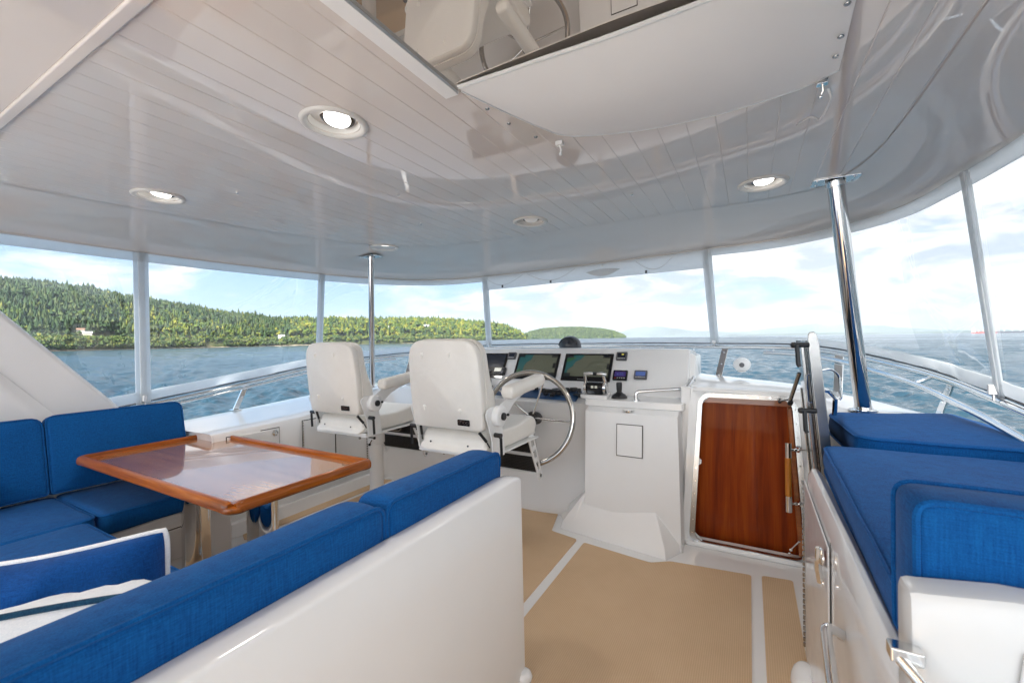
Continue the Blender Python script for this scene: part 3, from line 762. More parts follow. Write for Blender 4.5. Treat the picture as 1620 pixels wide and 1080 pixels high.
for ka, kb, lab in panels:
    i0, i1 = ipos(ka), ipos(kb); mid = cur((i0+i1)//2, 0)
    th = thing('window_curtain', lab, 'window curtain', mid, group='clear vinyl curtains around the flybridge')
    front = ka == 7
    sb = lambda i: .062/((TPc[i]-BTc[i]).length)
    stp = lambda i: 1-(.165 if front else .055)/((TPc[i]-BTc[i]).length)
    bm = new(); rings(bm, [[cur(i, sb(i)+(stp(i)-sb(i))*q/6) for i in range(i0, i1+1)] for q in range(7)], False, False, closed=False)
    obj('pane', bm, 'clear_vinyl', th, smooth=60)
    def inw(i):
        t_ = (BTc[min(i+1, len(BTc)-1)]-BTc[max(i-1, 0)]); return Vector((t_.y, -t_.x, 0)).normalized()
    def strip(name, f0, f1, off, wav=0.0, m_='hem_cloth'):
        bm = new(); rs = []
        prof = [(0, off), (.5, off+.004), (1, off), (1, off-.008), (.5, off-.010), (0, off-.008)]
        for i in range(i0, i1+1):
            a, b = f0(i), f1(i); r_2 = []
            for q, d in prof:
                p = cur(i, a+(b-a)*q); w_ = wav*noise.noise(p*7)*(1-q*.5)
                r_2.append(p+inw(i)*(d+w_))
            rs.append(r_2)
        rings(bm, rs); return obj(name, bm, m_, th, smooth=60)
    strip('bottom_hem', lambda i: .004, lambda i: sb(i)+.012, .006, .032)
    strip('top_hem', lambda i: stp(i)-.006, lambda i: 1.0, .006, .004)
    if front:
        top = [cur(i, stp(i)+.5*(1-stp(i)))+inw(i)*.016 for i in range(i0, i1+1)]
        bm = new()
        for c0 in (.10, .30, .74):    # gathered cords looping between snaps
            pts = []
            for j in range(15):
                s = j/14; k = (c0-.09+.18*s)*(i1-i0)+i0; i = int(k); p = cur(min(i, i1), .975).lerp(cur(min(i+1, i1), .975), k-i)+inw(min(i, i1))*.018
                pts.append(p-Vector((0, 0, .085*math.sin(math.pi*s))))
            tube(bm, pts, .0028, 6)
        obj('gather_cord', bm, 'rope_white', th)
        for c0 in (.10, .30, .74, .5):
            k = int(c0*(i1-i0))+i0; p = cur(k, .975)+inw(k)*.022-Vector((0, 0, .10 if c0 != .5 else .0)); b = new(); box(b, p.x-.008, p.x+.008, p.y-.004, p.y+.004, p.z-.012, p.z+.012); sphere(b, (p.x, p.y-.004, p.z-.002), .005, 5)
            obj('snap', b, 'mark_white' if c0 == .5 else 'grey_plastic', th)
        # a folded-out gap of bright vinyl at the middle
        c = cur(int(.53*(i1-i0))+i0, .93)+inw(i0+10)*.018; bm = new(); ra, rb = [], []
        for j in range(17):
            s = j/16; x = -.165+.33*s; ra.append(c+Vector((x, -.09*x+.0, .02*math.sin(math.pi*s)-.008))); rb.append(c+Vector((x, -.09*x-.012, -.05*math.sin(math.pi*s)-.01)))
        rings(bm, [ra, rb, [v+Vector((0, .004, 0)) for v in rb], [v+Vector((0, .004, 0)) for v in ra]], False, False, closed=False)
        obj('vinyl_fold', bm, 'pillow_white', th)
    # zipped seam at the starboard end of the panel
    if kb < 14:
        i = i1; t_ = (BTc[i+1]-BTc[i-1]).normalized(); w_ = .046 if kb in (2,) else .036; n_ = inw(i)
        for nm, x0, x1, off in (('seam_strip', -w_, w_, .010), ('zip_flap', -w_*.45, w_*.45, .017)):
            bm = new(); a = [BTc[i].lerp(TPc[i], s)-Vector((0, 0, .0)) for s in (-.015, .05, .5, .95, 1.0)]
            rings(bm, [[p+t_*x0+n_*(off-.006), p+t_*x1+n_*(off-.006), p+t_*x1*.98+n_*off, p+n_*(off+.003), p+t_*x0*.98+n_*off] for p in a])
            obj(nm, bm, 'hem_cloth', th, smooth=50)
        b = new(); p = BTc[i]+n_*.03+Vector((0, 0, .02)); box(b, p.x-.016, p.x+.016, p.y-.01, p.y+.01, p.z-.02, p.z+.025); tube(b, [p+Vector((0, 0, .02)), p+Vector((.004, 0, -.05))], .006, 6); obj('fastener', b, 'mark_white', th, bevel=.003)

# ------------------------------------------------------------------ stainless guard rail
gr = thing('guard_rail', 'polished stainless guard rail running round the bow of the flybridge', 'railing', (-1.4, 4.3, .9))
RL = [v+Vector((0, 0, -.035)) for v in BTc]
bm = new(); tube(bm, RL, .0175, 12); obj('top_rail', bm, 'steel', gr, smooth=60)
inn = [RL[i]+Vector((RL[min(i+1, len(RL)-1)]-RL[max(0, i-1)]).yxz*Vector((1, -1, 0))).normalized()*.045+Vector((0, 0, -.03)) for i in range(len(RL))]
bm = new(); tube(bm, inn[int(1.4*NS):int(5.4*NS)], .011, 10); obj('lower_rail', bm, 'steel', gr, smooth=60)
inn2 = [RL[i]+Vector((RL[min(i+1, len(RL)-1)]-RL[max(0, i-1)]).yxz*Vector((1, -1, 0))).normalized()*(.10*min(1, max(0, (i-9.5*NS)/(1.2*NS))))+Vector((0, 0, -.045)) for i in range(len(RL))]
bm = new(); tube(bm, inn2[int(9.5*NS):], .0165, 12); obj('lower_rail', bm, 'steel', gr, smooth=60)
bm = new(); tube(bm, [v+Vector((0, 0, .03))-Vector((0, 0, 0)) for v in RL], .006, 6); obj('curtain_track', bm, 'grey_plastic', gr)
def stanchion(k, dx, dy, zb, w=.05, th_=.012):
    i = int(k*NS); a = RL[i]+Vector((0, 0, -.01)); b = Vector((a.x+dx, a.y+dy, zb)); t_ = (RL[i+1]-RL[i-1]).normalized(); n_ = Vector((t_.y, -t_.x, 0))
    bm = new(); rings(bm, [[p+t_*sx*w/2+n_*sy*th_/2 for sx, sy in ((-1, -1), (1, -1), (1, 1), (-1, 1))] for p in (a, a.lerp(b, .5), b)])
    for s in (.14, .5, .85):
        p = a.lerp(b, s)+n_*th_*.5; lathe(bm, [(.007, 0), (.006, .004)], p, n_, 8)
    box(bm, b.x-.035, b.x+.035, b.y-.035, b.y+.035, b.z-.004, b.z+.004)
    obj('stanchion', bm, 'steel', gr, bevel=.002)
stanchion(3.05, 0, -.10, .735); stanchion(5.6, 0, -.12, .84); stanchion(7.35, -.02, -.1, .92); stanchion(8.0, -.02, -.1, .96); stanchion(8.5, -.02, -.1, .96)
stanchion(9.1, -.06, -.08, .93, .055); stanchion(10.35, -.03, -.12, .85, .06); stanchion(11.55, -.03, .10, .82, .055); stanchion(13, 0, 0, .8)
bm = new()
for k in (11.35, 12.6):
    i = int(k*NS); tube(bm, [RL[i], inn2[i]], .012, 8)
for k in (7.6, 8.35, 8.8, 9.6):
    i = int(k*NS); p = RL[i]; tube(bm, [p, p+Vector((0, 0, -.06))], .004, 6); sphere(bm, (p.x, p.y, p.z-.03), .009, 5)
objs('rail_link', bm, 'steel', gr)

# ------------------------------------------------------------------ coaming and moulded walls
coam = thing('coaming', 'white glossy moulded coaming and side wall around the bow of the flybridge', 'coaming', (-1.4, 3.5, 0))
IN = [(-3.66, -1.4, .69), (-3.66, 1.50, .70), (-3.62, 1.53, .705), (-3.16, 1.53, .715), (-3.12, 1.56, .718), (-3.12, 2.2, .735), (-3.12, 2.85, .80), (-3.09, 3.0, .855), (-2.9, 3.06, .87), (-2.35, 3.10, .90), (-2.2, 3.55, 1.0), (-1.35, 3.75, 1.04), (-.5, 3.55, 1.03), (-.345, 3.02, 1.005), (-.2, 2.985, 1.0), (.1, 2.985, .985), (.30, 2.985, .965), (.345, 3.0, .93), (.40, 3.0, .90), (.65, 3.04, .888), (.93, 3.12, .87), (.96, 2.5, .842), (.95, -1.4, .84)]
OU = [(-3.97, -1.4, .66), (-3.97, 1.45, .70), (-3.97, 1.49, .70), (-3.97, 1.53, .70), (-3.97, 1.57, .702), (-3.97, 2.2, .735), (-3.96, 2.8, .775), (-3.9, 3.4, .82), (-3.7, 3.8, .85), (-3.4, 4.15, .89), (-2.8, 4.42, .93), (-1.35, 4.55, .97), (-.6, 4.45, .97), (-.3, 4.36, .96), (0, 4.26, .94), (.3, 4.16, .915), (.55, 4.0, .89), (.72, 3.85, .865), (.83, 3.65, .85), (.92, 3.45, .84), (.99, 3.1, .832), (1.01, 2.5, .832), (1.01, -1.4, .82)]
INc = crom(IN, 5); OUc = crom(OU, 5)
bm = new(); rows = []
rows.append([Vector((p.x, p.y, 0)) for p in INc])
rows.append([Vector((p.x, p.y, p.z-.03)) for p in INc])
for s, dz in ((0.015, -.008), (.045, 0)): rows.append([p.lerp(e, s)+Vector((0, 0, dz)) for p, e in zip(INc, OUc)])
for s in (.2, .4, .6, .8, .95): rows.append([p.lerp(e, s)+Vector((0, 0, .035*math.sin(math.pi*s) if 55 < k < 81 else 0)) for k, (p, e) in enumerate(zip(INc, OUc))])
rows.append([e+Vector((0, 0, -.004)) for e in OUc]); rows.append([e+(e-p).normalized()*.02+Vector((0, 0, -.04)) for p, e in zip(INc, OUc)])
rows.append([Vector((e.x, e.y, -1.2))+(e-p).normalized()*.12 for p, e in zip(INc, OUc)])
# the wall section with the companionway opening is left out of the mesh and built around the opening
V_ = rings(bm, rows[1:], False, False, closed=False)
wallr = [bm.verts.new(p) for p in rows[0]]
for i in range(len(INc)-1):
    if -.42 < INc[i].x < .31 and INc[i].y < 3.3: continue
    face(bm, [wallr[i], wallr[i+1], V_[0][i+1], V_[0][i]])
obj('shell', bm, 'gelcoat', coam, smooth=35)
# front wall round the companionway
DX0, DX1, DZ0, DZ1 = -.315, .262, .022, .945
YW = 2.96
def rrect(x0, x1, z0, z1, r, n=6):
    o = []
    for cx, cz, a0 in ((x1-r, z1-r, 0), (x0+r, z1-r, 90), (x0+r, z0+r, 180), (x1-r, z0+r, 270)):
        for j in range(n+1): a = R(a0+90*j/n); o.append((cx+r*math.cos(a), cz+r*math.sin(a)))
    return o
def warp(bm, xs=True):
    """the opening narrows upwards and the wall leans slightly forward"""
    for v in bm.verts:
        q = v.co.z/.95
        if xs: v.co.x = -.030+(v.co.x+.030)*(1.07-.20*q)
        v.co.y += .085*(min(q, 1)-.62)
hole = rrect(DX0, DX1, DZ0, DZ1, .06)
hole = [(-.030+(x+.030)*(1.07-.20*z/.95), z) for x, z in hole]
outer = []
for x, z in hole:   # matching points on the outer rectangle
    cx, cz = (DX0+DX1)/2, (DZ0+DZ1)/2; dx, dz = x-cx, z-cz
    kx = (((.335 if dx > 0 else -.43)-cx)/dx) if abs(dx) > 1e-6 else 1e9; kz = (((.984 if dz > 0 else 0)-cz)/dz) if abs(dz) > 1e-6 else 1e9
    k = min(kx, kz); outer.append((cx+dx*k, cz+dz*k))
bm = new(); rings(bm, [[Vector((x, YW+.035, z+ (0.008 if z > .9 else 0))) for x, z in outer], [Vector((x, YW, z)) for x, z in outer], [Vector((x, YW, z)) for x, z in hole], [Vector((x, YW+.09, z)) for x, z in hole]], False, False); warp(bm, False)
obj('companionway_wall', bm, 'gelcoat', coam, smooth=40)
bm = new(); box(bm, -.372, .34, YW-.065, YW+.002, 0, .030); box(bm, -.40, -.335, 2.985, 3.45, .0, .992); obj('threshold', bm, 'gelcoat', coam, bevel=.01, seg=3)
bm = new(); prism(bm, [Vector((-3.12, 1.5, 0)), Vector((-3.12, 3.0, 0)), Vector((-3.05, 2.95, 0)), Vector((-3.05, 1.62, 0))], [Vector((-3.12, 1.5, .09)), Vector((-3.12, 3.0, .09)), Vector((-3.085, 2.97, .09)), Vector((-3.085, 1.6, .09))]); obj('toe_moulding', bm, 'gelcoat', coam, bevel=.01)
# port lockers
lk = thing('side_locker', 'white locker doors and a drawer let into the port side wall beside the chairs', 'locker', (-3.11, 2.2, .3))

def door(y0, y1, z0, z1, nm, hinge=None):
    b = new(); box(b, -3.125, -3.108, y0, y1, z0, z1); d = obj(nm, b, 'gelcoat', lk, bevel=.004)
    b = new()
    for a in ((y0-.007, y0-.001, z0-.007, z1+.007), (y1+.001, y1+.007, z0-.007, z1+.007), (y0-.001, y1+.001, z1+.001, z1+.007), (y0-.001, y1+.001, z0-.007, z0-.001)): box(b, -3.119, -3.1175, *a)
    obj('gap', b, 'seam_shadow', lk, smooth=0)
    if hinge is not None:
        b = new()
        for k in range(int((z1-z0)/.022)): tube(b, [(-3.104, hinge, z0+.022*k+.003), (-3.104, hinge, z0+.022*k+.017)], .006, 8)
        obj('hinge', b, 'brushed_steel', lk)
    return d
door(1.60, 1.965, .42, .675, 'drawer_front'); door(2.165, 2.46, .14, .69, 'locker_door', 2.158); door(2.475, 2.80, .14, .69, 'locker_door', 2.806)
b = new(); lathe(b, [(.022, 0), (.022, .006), (.015, .008), (.013, .003), (.006, .004)], (-3.108, 1.93, .645), (1, 0, 0), 20); obj('latch', b, 'steel', lk)

# sloping arch leg at the port side
al = thing('arch_leg', 'broad white sloping arch leg rising aft beside the port settee', 'arch', (-3.85, .6, .8))
bm = new()
pl = [(1.30, .86), (.45, 1.95), (-.9, 2.0), (-.3, 1.0), (.2, .72), (1.0, .70)]
pl = [(1.27, .895), (.735, 1.54), (.42, 1.99), (-1.2, 1.99), (-1.2, .60), (1.1, .60)]
prism(bm, [Vector((-3.93, y, z)) for y, z in pl], [Vector((-3.72, y-.02, z-.01)) for y, z in pl]); obj('leg_skin', bm, 'gelcoat', al, bevel=.03, seg=4)
bm = new(); pl2 = [(.98, .86), (.30, 1.72), (-1.1, 1.75), (-1.1, .64), (.8, .64)]
prism(bm, [Vector((-3.722, y, z)) for y, z in pl2], [Vector((-3.66, y-.06, z-.05)) for y, z in pl2]); obj('inner_moulding', bm, 'gelcoat', al, bevel=.03, seg=4)

# ------------------------------------------------------------------ port dinette: U shaped settee
st = thing('settee_base', 'white moulded base and back shell of the U-shaped dinette settee', 'settee', (-2.0, .5, 0))
bm = new(); box(bm, -3.6, -2.86, -1.2, 1.49, 0, .355); obj('port_base', bm, 'gelcoat', st, bevel=.012, seg=3)
bm = new(); box(bm, -2.87, -1.75, -1.2, .77, 0, .355); obj('after_base', bm, 'gelcoat', st, bevel=.012, seg=3)
bm = new(); box(bm, -1.76, -1.0, -1.2, 1.42, 0, .355); obj('inboard_base', bm, 'gelcoat', st, bevel=.012, seg=3)
bm = new(); box(bm, -2.868, -2.852, .80, 1.22, .10, .27)
d_ = obj('drawer_front', bm, 'gelcoat', st, bevel=.004)
bm = new(); box(bm, -2.8595, -2.858, .79, 1.23, .272, .277); box(bm, -2.8595, -2.858, 1.222, 1.227, .095, .277); obj('gap', bm, 'seam_shadow', st, smooth=0)
bm = new(); extr(bm, roundpoly(rect(1.02, 1.14, .235, .275), .018, .03), .004, frame((-2.852, 0, 0), (0, 1, 0), (0, 0, 1))); obj('finger_notch', bm, 'console_paint', st)
# tall back shell nearest the camera
bm = new()
sec = [(-1.02, .0), (-1.02, .60), (-.875, .60), (-.870, .782), (-.85, .79), (-.795, .79), (-.786, .787), (-.782, .779), (-.779, .62), (-.772, .0)]
ys = [-1.2, 0.2, .8, 1.40, 1.448, 1.466, 1.474]
rs = []
for y in ys:
    q = max(0, (y-1.40)/.074); sh = 1-(1-math.cos(q*math.pi/2))*.25
    rs.append([Vector((x if x < -.85 else -.80+(x+.80)*sh-.0*q, y, z-(.012*q*q if z > .7 else 0))) for x, z in sec])
rings(bm, rs); obj('back_shell', bm, 'gelcoat', st, smooth=30, bevel=.004)
bm = new(); sphere(bm, (-.775, 1.45, .02), .035, 6, (1, 1, .8)); objs('foot_pad', bm, 'gelcoat', st)

G_ = 'blue cushions of the dinette settee'
# seat cushions
cushion('seat_cushion', 'blue seat cushion of the port settee above the white drawer, partly under the table corner', 'cushion', rect(-3.48, -2.835, .86, 1.42), .36, .105, G_, seed=1, rc=.05, crown=.012)
cushion('seat_cushion', 'blue corner seat cushion of the port settee at the left edge of the photo', 'cushion', rect(-3.48, -2.84, .10, .85), .36, .105, G_, seed=2, rc=.05, crown=.012)
cushion('seat_cushion', 'blue seat cushion between the corner cushion and the dark blue pillow', 'cushion', rect(-2.83, -2.05, .05, .80), .36, .105, G_, seed=3, rc=.05, crown=.014)
cushion('seat_cushion', 'blue seat cushion of the settee, tucked under the blue pillow beside the table leg', 'cushion', rect(-2.04, -1.06, -.1, .80), .36, .105, G_, seed=4, rc=.05)
cushion('seat_cushion', 'blue seat cushion of the inboard leg of the settee, hidden behind the near backrest', 'cushion', rect(-1.72, -1.05, .81, 1.40), .36, .105, G_, seed=5, rc=.05)
# port back cushions, leaning on the coaming
def back(name, label, y0, y1, x0, zt, seed):
    mt = frame((x0, 0, .47), (0, 1, 0), (-.22, 0, 1))
    hh = (zt-.47)/math.cos(.2166)
    c = cushion(name, label, 'cushion', rect(y0, y1, 0, hh), 0, .10, G_, mtx=mt, rc=[.02, .02, .06, .05], crown=.018, seed=seed)
    return c
back('back_cushion', 'blue back cushion of the port settee ending beside the white locker beyond the table', .832, 1.50, -3.50, .898, 6)
back('back_cushion', 'blue back cushion of the port settee cut by the left edge', .12, .822, -3.50, .894, 7)
# back cushions on the near shell: slab standing on the inner ledge
def near_back(label, y0, y1, seed):
    mt = frame((-1.0, 0, .56), (0, 1, 0), (0, 0, 1))
    # local x = y, local y = z, thickness along +x (towards the camera side)
    cushion('back_cushion', label, 'cushion', rect(y0, y1, 0, .318), 0, .135, G_, mtx=mt, rc=[.01, .01, .045, .045], crown=.006, re=.022, seed=seed, wob=.006, pr=.0065)
near_back('long blue back cushion on the near white shell, running to the bottom left corner', -.9, .842, 8)
near_back('shorter blue back cushion at the forward end of the near white settee shell', .850, 1.455, 9)

def pillow(label, m_, pm, mtx, w, h, t_, seed, pr=.007):
    bm = new(); n = 22; top = []; bot = []
    def P_(a, b, s):
        ax, by = abs(a), abs(b)
        px = a*w/2*(1-.07*(1-by**2)*0-.06*by*by*(1-ax**4)*0); 
        pin = 1-.085*(1-ax*ax)*0
        cr = 1-.055*(a*b)**4; x = a*w/2*(1-.06*(1-b*b))*cr; y = b*h/2*(1-.09*(1-a*a))*cr
        k = max(0, (1-ax**2.6))*max(0, (1-by**2.6)); z = s*t_/2*k**.55
        wr = noise.noise(Vector((a*2.2, b*2.2, seed+s)))*.024 + noise.noise(Vector((a*8, b*3, seed*2+s)))*.015
        z += wr*k**.4
        z += .03*math.sin(a*1.6+seed)*(by)
        return mtx @ Vector((x, y, z))
    for s, L_ in ((1, top), (-1, bot)):
        for i in range(n+1): L_.append([P_(-1+2*i/n, -1+2*j/n, s) for j in range(n+1)])
    A = rings(bm, top, False, False, closed=False); B = rings(bm, bot, False, False, closed=False)
    bmesh.ops.remove_doubles(bm, verts=bm.verts[:], dist=.0005)
    edge = [top[i][0] for i in range(n)]+[top[n][j] for j in range(n)]+[top[n-i][n] for i in range(n)]+[top[0][n-j] for j in range(n)]
    c = mtx.translation
    r = thing('pillow', label, 'pillow', c, group='loose pillows on the settee')
    obj('cover', bm, m_, r, smooth=80); bp = new(); tube(bp, edge, pr, 8, closed=True); obj('piping', bp, pm, r, smooth=60)
# pillows stand in the corner by the near backrest, faces towards the table
pillow('dark blue pillow with white piping propped behind the near backrest', 'pillow_blue', 'white_piping', frame((-1.675, .405, .575), (.59, .81, .05), (-.12, .09, 1)), .54, .37, .25, 1, .008)
pillow('white pillow with navy piping in front of the blue one, against the near backrest', 'pillow_white', 'navy_piping', frame((-1.355, .395, .560), (.69, .73, .04), (.24, -.17, .95)), .60, .37, .26, 5, .0075)
pillow('dark blue pillow with white piping barely showing at the left edge on the port seat', 'pillow_blue', 'white_piping', frame((-3.33, .42, .57), (.15, 1, -.1), (-.6, .1, .8)), .36, .30, .12, 3)

# ------------------------------------------------------------------ table
tb_ = thing('dining_table', 'varnished teak table with raised rims on two polished steel legs', 'table', (-2.57, 1.29, 0))
X0, X1, Y0, Y1, ZT = -3.39, -1.79, .925, 1.65, .668
bm = new(); extr(bm, roundpoly(rect(X0+.03, X1-.03, Y0+.03, Y1-.03), .03), .022, Matrix.Translation((0, 0, ZT-.030))); obj('table_top', bm, 'teak_top', tb_)
def rim(p, q, m_, n_):
    # rim profile along p->q, n_ points outwards; open corner notches
    p, q, n_ = Vector(p), Vector(q), Vector(n_); d = (q-p).normalized(); up = Vector((0, 0, 1)); bm = new(); rs = []
    prof = [(-.034, -.030), (-.034, .001), (-.030, .012), (-.022, .017), (-.010, .017), (.0, .010), (.006, -.004), (.006, -.022), (-.002, -.030), (-.02, -.033), (-.05, -.033)]
    for s, k in ((0, .55), (.012, .9), (.03, 1)): rs.append([p+d*s+n_*(x if x < -.03 else x*k+(-.02)*(1-k))+up*(z if z < 0 else z*k) for x, z in prof])
    L_ = (q-p).length
    for s, k in ((L_-.03, 1), (L_-.012, .9), (L_, .55)): rs.append([p+d*s+n_*(x if x < -.03 else x*k+(-.02)*(1-k))+up*(z if z < 0 else z*k) for x, z in prof])
    rings(bm, rs); return obj('rim', bm, m_, tb_, smooth=40)
rim((X0+.01, Y0, ZT), (X1-.035, Y0, ZT), 'teak_rim', (0, -1, 0)); rim((X0+.035, Y1, ZT), (X1-.002, Y1, ZT), 'teak_rim', (0, 1, 0))
rim((X1, Y0+.028, ZT), (X1, Y1-.01, ZT), 'teak_rim_long', (1, 0, 0)); rim((X0, Y0+.01, ZT), (X0, Y1-.045, ZT), 'teak_rim_long', (-1, 0, 0))
bm = new()
for cx, cy in ((X0, Y0), (X1, Y0), (X0, Y1), (X1, Y1)):
    sx = 1 if cx == X0 else -1; sy = 1 if cy == Y0 else -1
    lathe(bm, [(.045, -.033), (.055, -.026), (.057, -.016), (.052, -.006), (.035, -.004)], (cx+sx*.050, cy+sy*.050, ZT), n=20)
objs('corner', bm, 'teak_rim', tb_)
for x in (-2.66, -2.04):
    y = 1.20
    bm = new(); lathe(bm, [(.066, 0), (.066, ZT-.05)], (x, y, 0), n=32); lg = obj('leg', bm, 'steel', tb_)
    bm = new(); lathe(bm, [(.12, 0.002), (.12, .01), (.075, .016)], (x, y, 0), n=32); obj('floor_flange', bm, 'steel', lg)
    bm = new(); lathe(bm, [(.10, ZT-.052), (.10, ZT-.044)], (x, y, 0), n=32); obj('top_plate', bm, 'steel', lg)

# ------------------------------------------------------------------ helm chairs
def chair(label, loc, rz):
    t = thing('helm_chair', label, 'chair', loc, rz, 'two white helm chairs')
    O = lambda nm, b, m_, par=None, **k: obj(nm, b, m_, par or t, local=True, **k)
    b = new(); lathe(b, [(.20, -.022), (.20, .012), (.15, .035), (.10, .06), (.066, .10), (.056, .15), (.054, .50), (.054, .60)], n=36); O('pedestal', b, 'powder_white')
    b = new(); lathe(b, [(.056, .50), (.068, .505), (.068, .60), (.060, .61)], n=36); lathe(b, [(.072, .575), (.072, .59)], n=36); O('collar', b, 'powder_white', smooth=30)
    b = new(); tube(b, [(-.02, -.07, .558), (.055, -.07, .556)], .005, 8); tube(b, [(.03, -.072, .54), (.01, -.075, .51)], .004, 8); O('lock_lever', b, 'brushed_steel')
    b = new(); sphere(b, (.058, -.07, .557), .011, 6); sphere(b, (.008, -.076, .503), .011, 6); objs('lever_knob', b, 'black_plastic', t, local=True)
    b = new(); box(b, -.12, .12, -.14, .14, .60, .625); box(b, -.16, -.11, -.30, .22, .622, .64); box(b, .11, .16, -.30, .22, .622, .64); O('slide_base', b, 'powder_white', bevel=.004)
    # seat plate with upturned rear lip
    b = new(); box(b, -.275, .275, -.335, .25, .640, .650); box(b, -.275, .275, -.341, -.333, .635, .662); O('seat_plate', b, 'powder_white', bevel=.003)
    # seat cushion: rolled rear edge and waterfall front
    prof = [(-.335, .655), (-.345, .69), (-.34, .735), (-.315, .765), (-.27, .775), (-.15, .768), (0, .765), (.10, .778), (.17, .79), (.235, .785), (.275, .755), (.285, .715), (.265, .675), (.22, .655)]
    b = new(); rs = []
    pc = crom([(0, y, z) for y, z in prof], 4, True)
    cy = sum(p.y for p in pc)/len(pc); cz = sum(p.z for p in pc)/len(pc)
    for x, k in ((-.250, .55), (-.247, .8), (-.238, .92), (-.22, .985), (-.19, 1), (-.10, .985), (0, .975), (.10, .985), (.19, 1), (.22, .985), (.238, .92), (.247, .8), (.250, .55)):
        rs.append([Vector((x, cy+(p.y-cy)*(1-(1-k)*.35), cz+(p.z-cz)*k)) for p in pc])
    rings(b, rs); seat = O('seat', b, 'chair_vinyl', smooth=70)
    b = new()
    for x in (-.17, .12): lathe(b, [(.006, 0), (.006, .004)], (x, -.346, .70), (0, -1, 0), 8)
    objs('stud', b, 'brushed_steel', seat, local=True)
    # backrest: rear shell and thicker front pad, narrower at the bottom front, side wings
    lean = lambda z: -.395-(z-.80)*.10
    outl = roundpoly([(-.262, .795), (.262, .795), (.275, 1.0), (.262, 1.30), (-.262, 1.30), (-.275, 1.0)], [.035, .035, .1, .12, .12, .1], .04, 6)
    b = new(); rs = []
    for d, k, in ((0, .97), (.006, .99), (.016, 1.0), (.045, 1.0)): rs.append([Vector((p.x*k, lean(p.y)+d, 1.05+(p.y-1.05)*k)) for p in outl])
    P1 = rs[-1]
    for d, k in ((.052, .985), (.058, .985)): rs.append([Vector((p.x*k, lean(p.y)+d, 1.05+(p.y-1.05)*k)) for p in outl])
    def wing(p, d, k):   # front pad grows deeper towards the middle of the side
        f = .55+.65*math.exp(-((p.y-.93)/.13)**2)+.25*max(0, (p.y-1.2)/.1)
        return Vector((p.x*k, lean(p.y)+.058+d*f, 1.05+(p.y-1.05)*k))
    for d, k in ((.01, 1.0), (.035, 1.01), (.06, .995), (.078, .96), (.086, .90), (.080, .75), (.07, .5)): rs.append([wing(p, d, k) for p in outl])
    rings(b, rs); bk = O('backrest', b, 'chair_vinyl', smooth=50)
    b = new(); tube(b, [Vector((p.x*1.002, lean(p.y)+.050, 1.05+(p.y-1.05)*1.002)) for p in outl], .0035, 6, closed=True); O('piping', b, 'chair_vinyl', bk)
    for x, z in ((-.15, 1.215), (.06, 1.22), (-.16, .915), (.11, .905)):
        b = new(); sphere(b, (x, lean(z)-.001, z), .0125, 7, (1, .55, 1)); sphere(b, (x, lean(z)+.001, z-.013), .010, 6, (.8, .5, 1)); O('button', b, 'chair_vinyl', bk)
    b = new(); mt = frame((.135, lean(.845)-.002, .842), (1, 0, 0), (0, -.10, 1)); extr(b, roundpoly(rect(-.043, .043, -.0165, .0165), .006, .03), .005, mt, -.001); bd = O('badge', b, 'black_gloss', bk)
    b = text_mesh('STIDD', .028, mt @ Matrix.Translation((0, 0, .0046)), .0004, .15); O('badge_lettering', b, 'brushed_steel', bd, smooth=0)
    for s in (-1, 1):
        # side plate rising from the seat plate to the pivot
        x = s*.285
        b = new(); pl = roundpoly([(-.335, .64), (-.20, .64), (-.22, .76), (-.235, .87), (-.27, .925), (-.36, .93), (-.40, .90), (-.36, .80), (-.335, .74)], .03, .04)
        extr(b, [(p.x, p.y) for p in pl], .008, frame((x-.004, 0, 0), (0, 1, 0), (0, 0, 1))); box(b, min(x, x-s*.03), max(x, x-s*.03), -.335, -.2, .637, .645); O('side_plate', b, 'powder_white', bevel=.003)
        b = new(); lathe(b, [(.058, 0), (.058, .034), (.052, .040), (.034, .042)], (x+s*.004, -.285, .872), (s, 0, 0), 28); pv = O('pivot_disc', b, 'powder_white', smooth=40)
        b = new(); lathe(b, [(.021, 0), (.021, .010), (.018, .013)], (x+s*.046, -.285, .872), (s, 0, 0), 18); sphere(b, (x+s*.055, -.245, .876), .009, 5); O('pivot_cap', b, 'black_plastic', pv)
        b = new(); pl = [(-.325, .90), (-.30, .925), (-.17, .985), (-.05, 1.0), (.06, .995), (.06, .98), (-.04, .955), (-.13, .925), (-.24, .85), (-.28, .83)]
        extr(b, pl, .007, frame((x+s*.02, 0, 0), (0, 1, 0), (0, 0, 1))); box(b, min(x+s*.02, x+s*.075), max(x+s*.02, x+s*.075), -.17, .05, .985, .991); ab = O('arm_bracket', b, 'powder_white', bevel=.002)
        bm_, bp_ = cush(rect(-.245, .175, -.042, .042), .072, frame((x+s*.048, 0, .985), (0, 1, .10), (-1, 0, 0)), rc=.02, re=.020, crown=.004, wob=.001, pipes=(), step=.03); bp_.free()
        O('armrest', bm_, 'chair_vinyl', smooth=60)
        b = new(); tube(b, fillet([(x+s*.028, -.335, .775), (x+s*.045, -.335, .775), (x+s*.062, -.335, .765), (x+s*.062, -.33, .665)], .014), [.007]*1+[.0085]*15, 8); tube(b, [(x+s*.02, -.335, .777), (x+s*.066, -.335, .777)], .013, 8); O('tilt_lever', b, 'black_plastic')
        # gas spring between backrest and seat plate
        b = new(); tube(b, [(s*.225, -.375, .79), (s*.25, -.34, .735)], .0085, 8); tube(b, [(s*.25, -.34, .735), (s*.262, -.325, .70)], .004, 8); O('gas_spring', b, 'black_plastic')
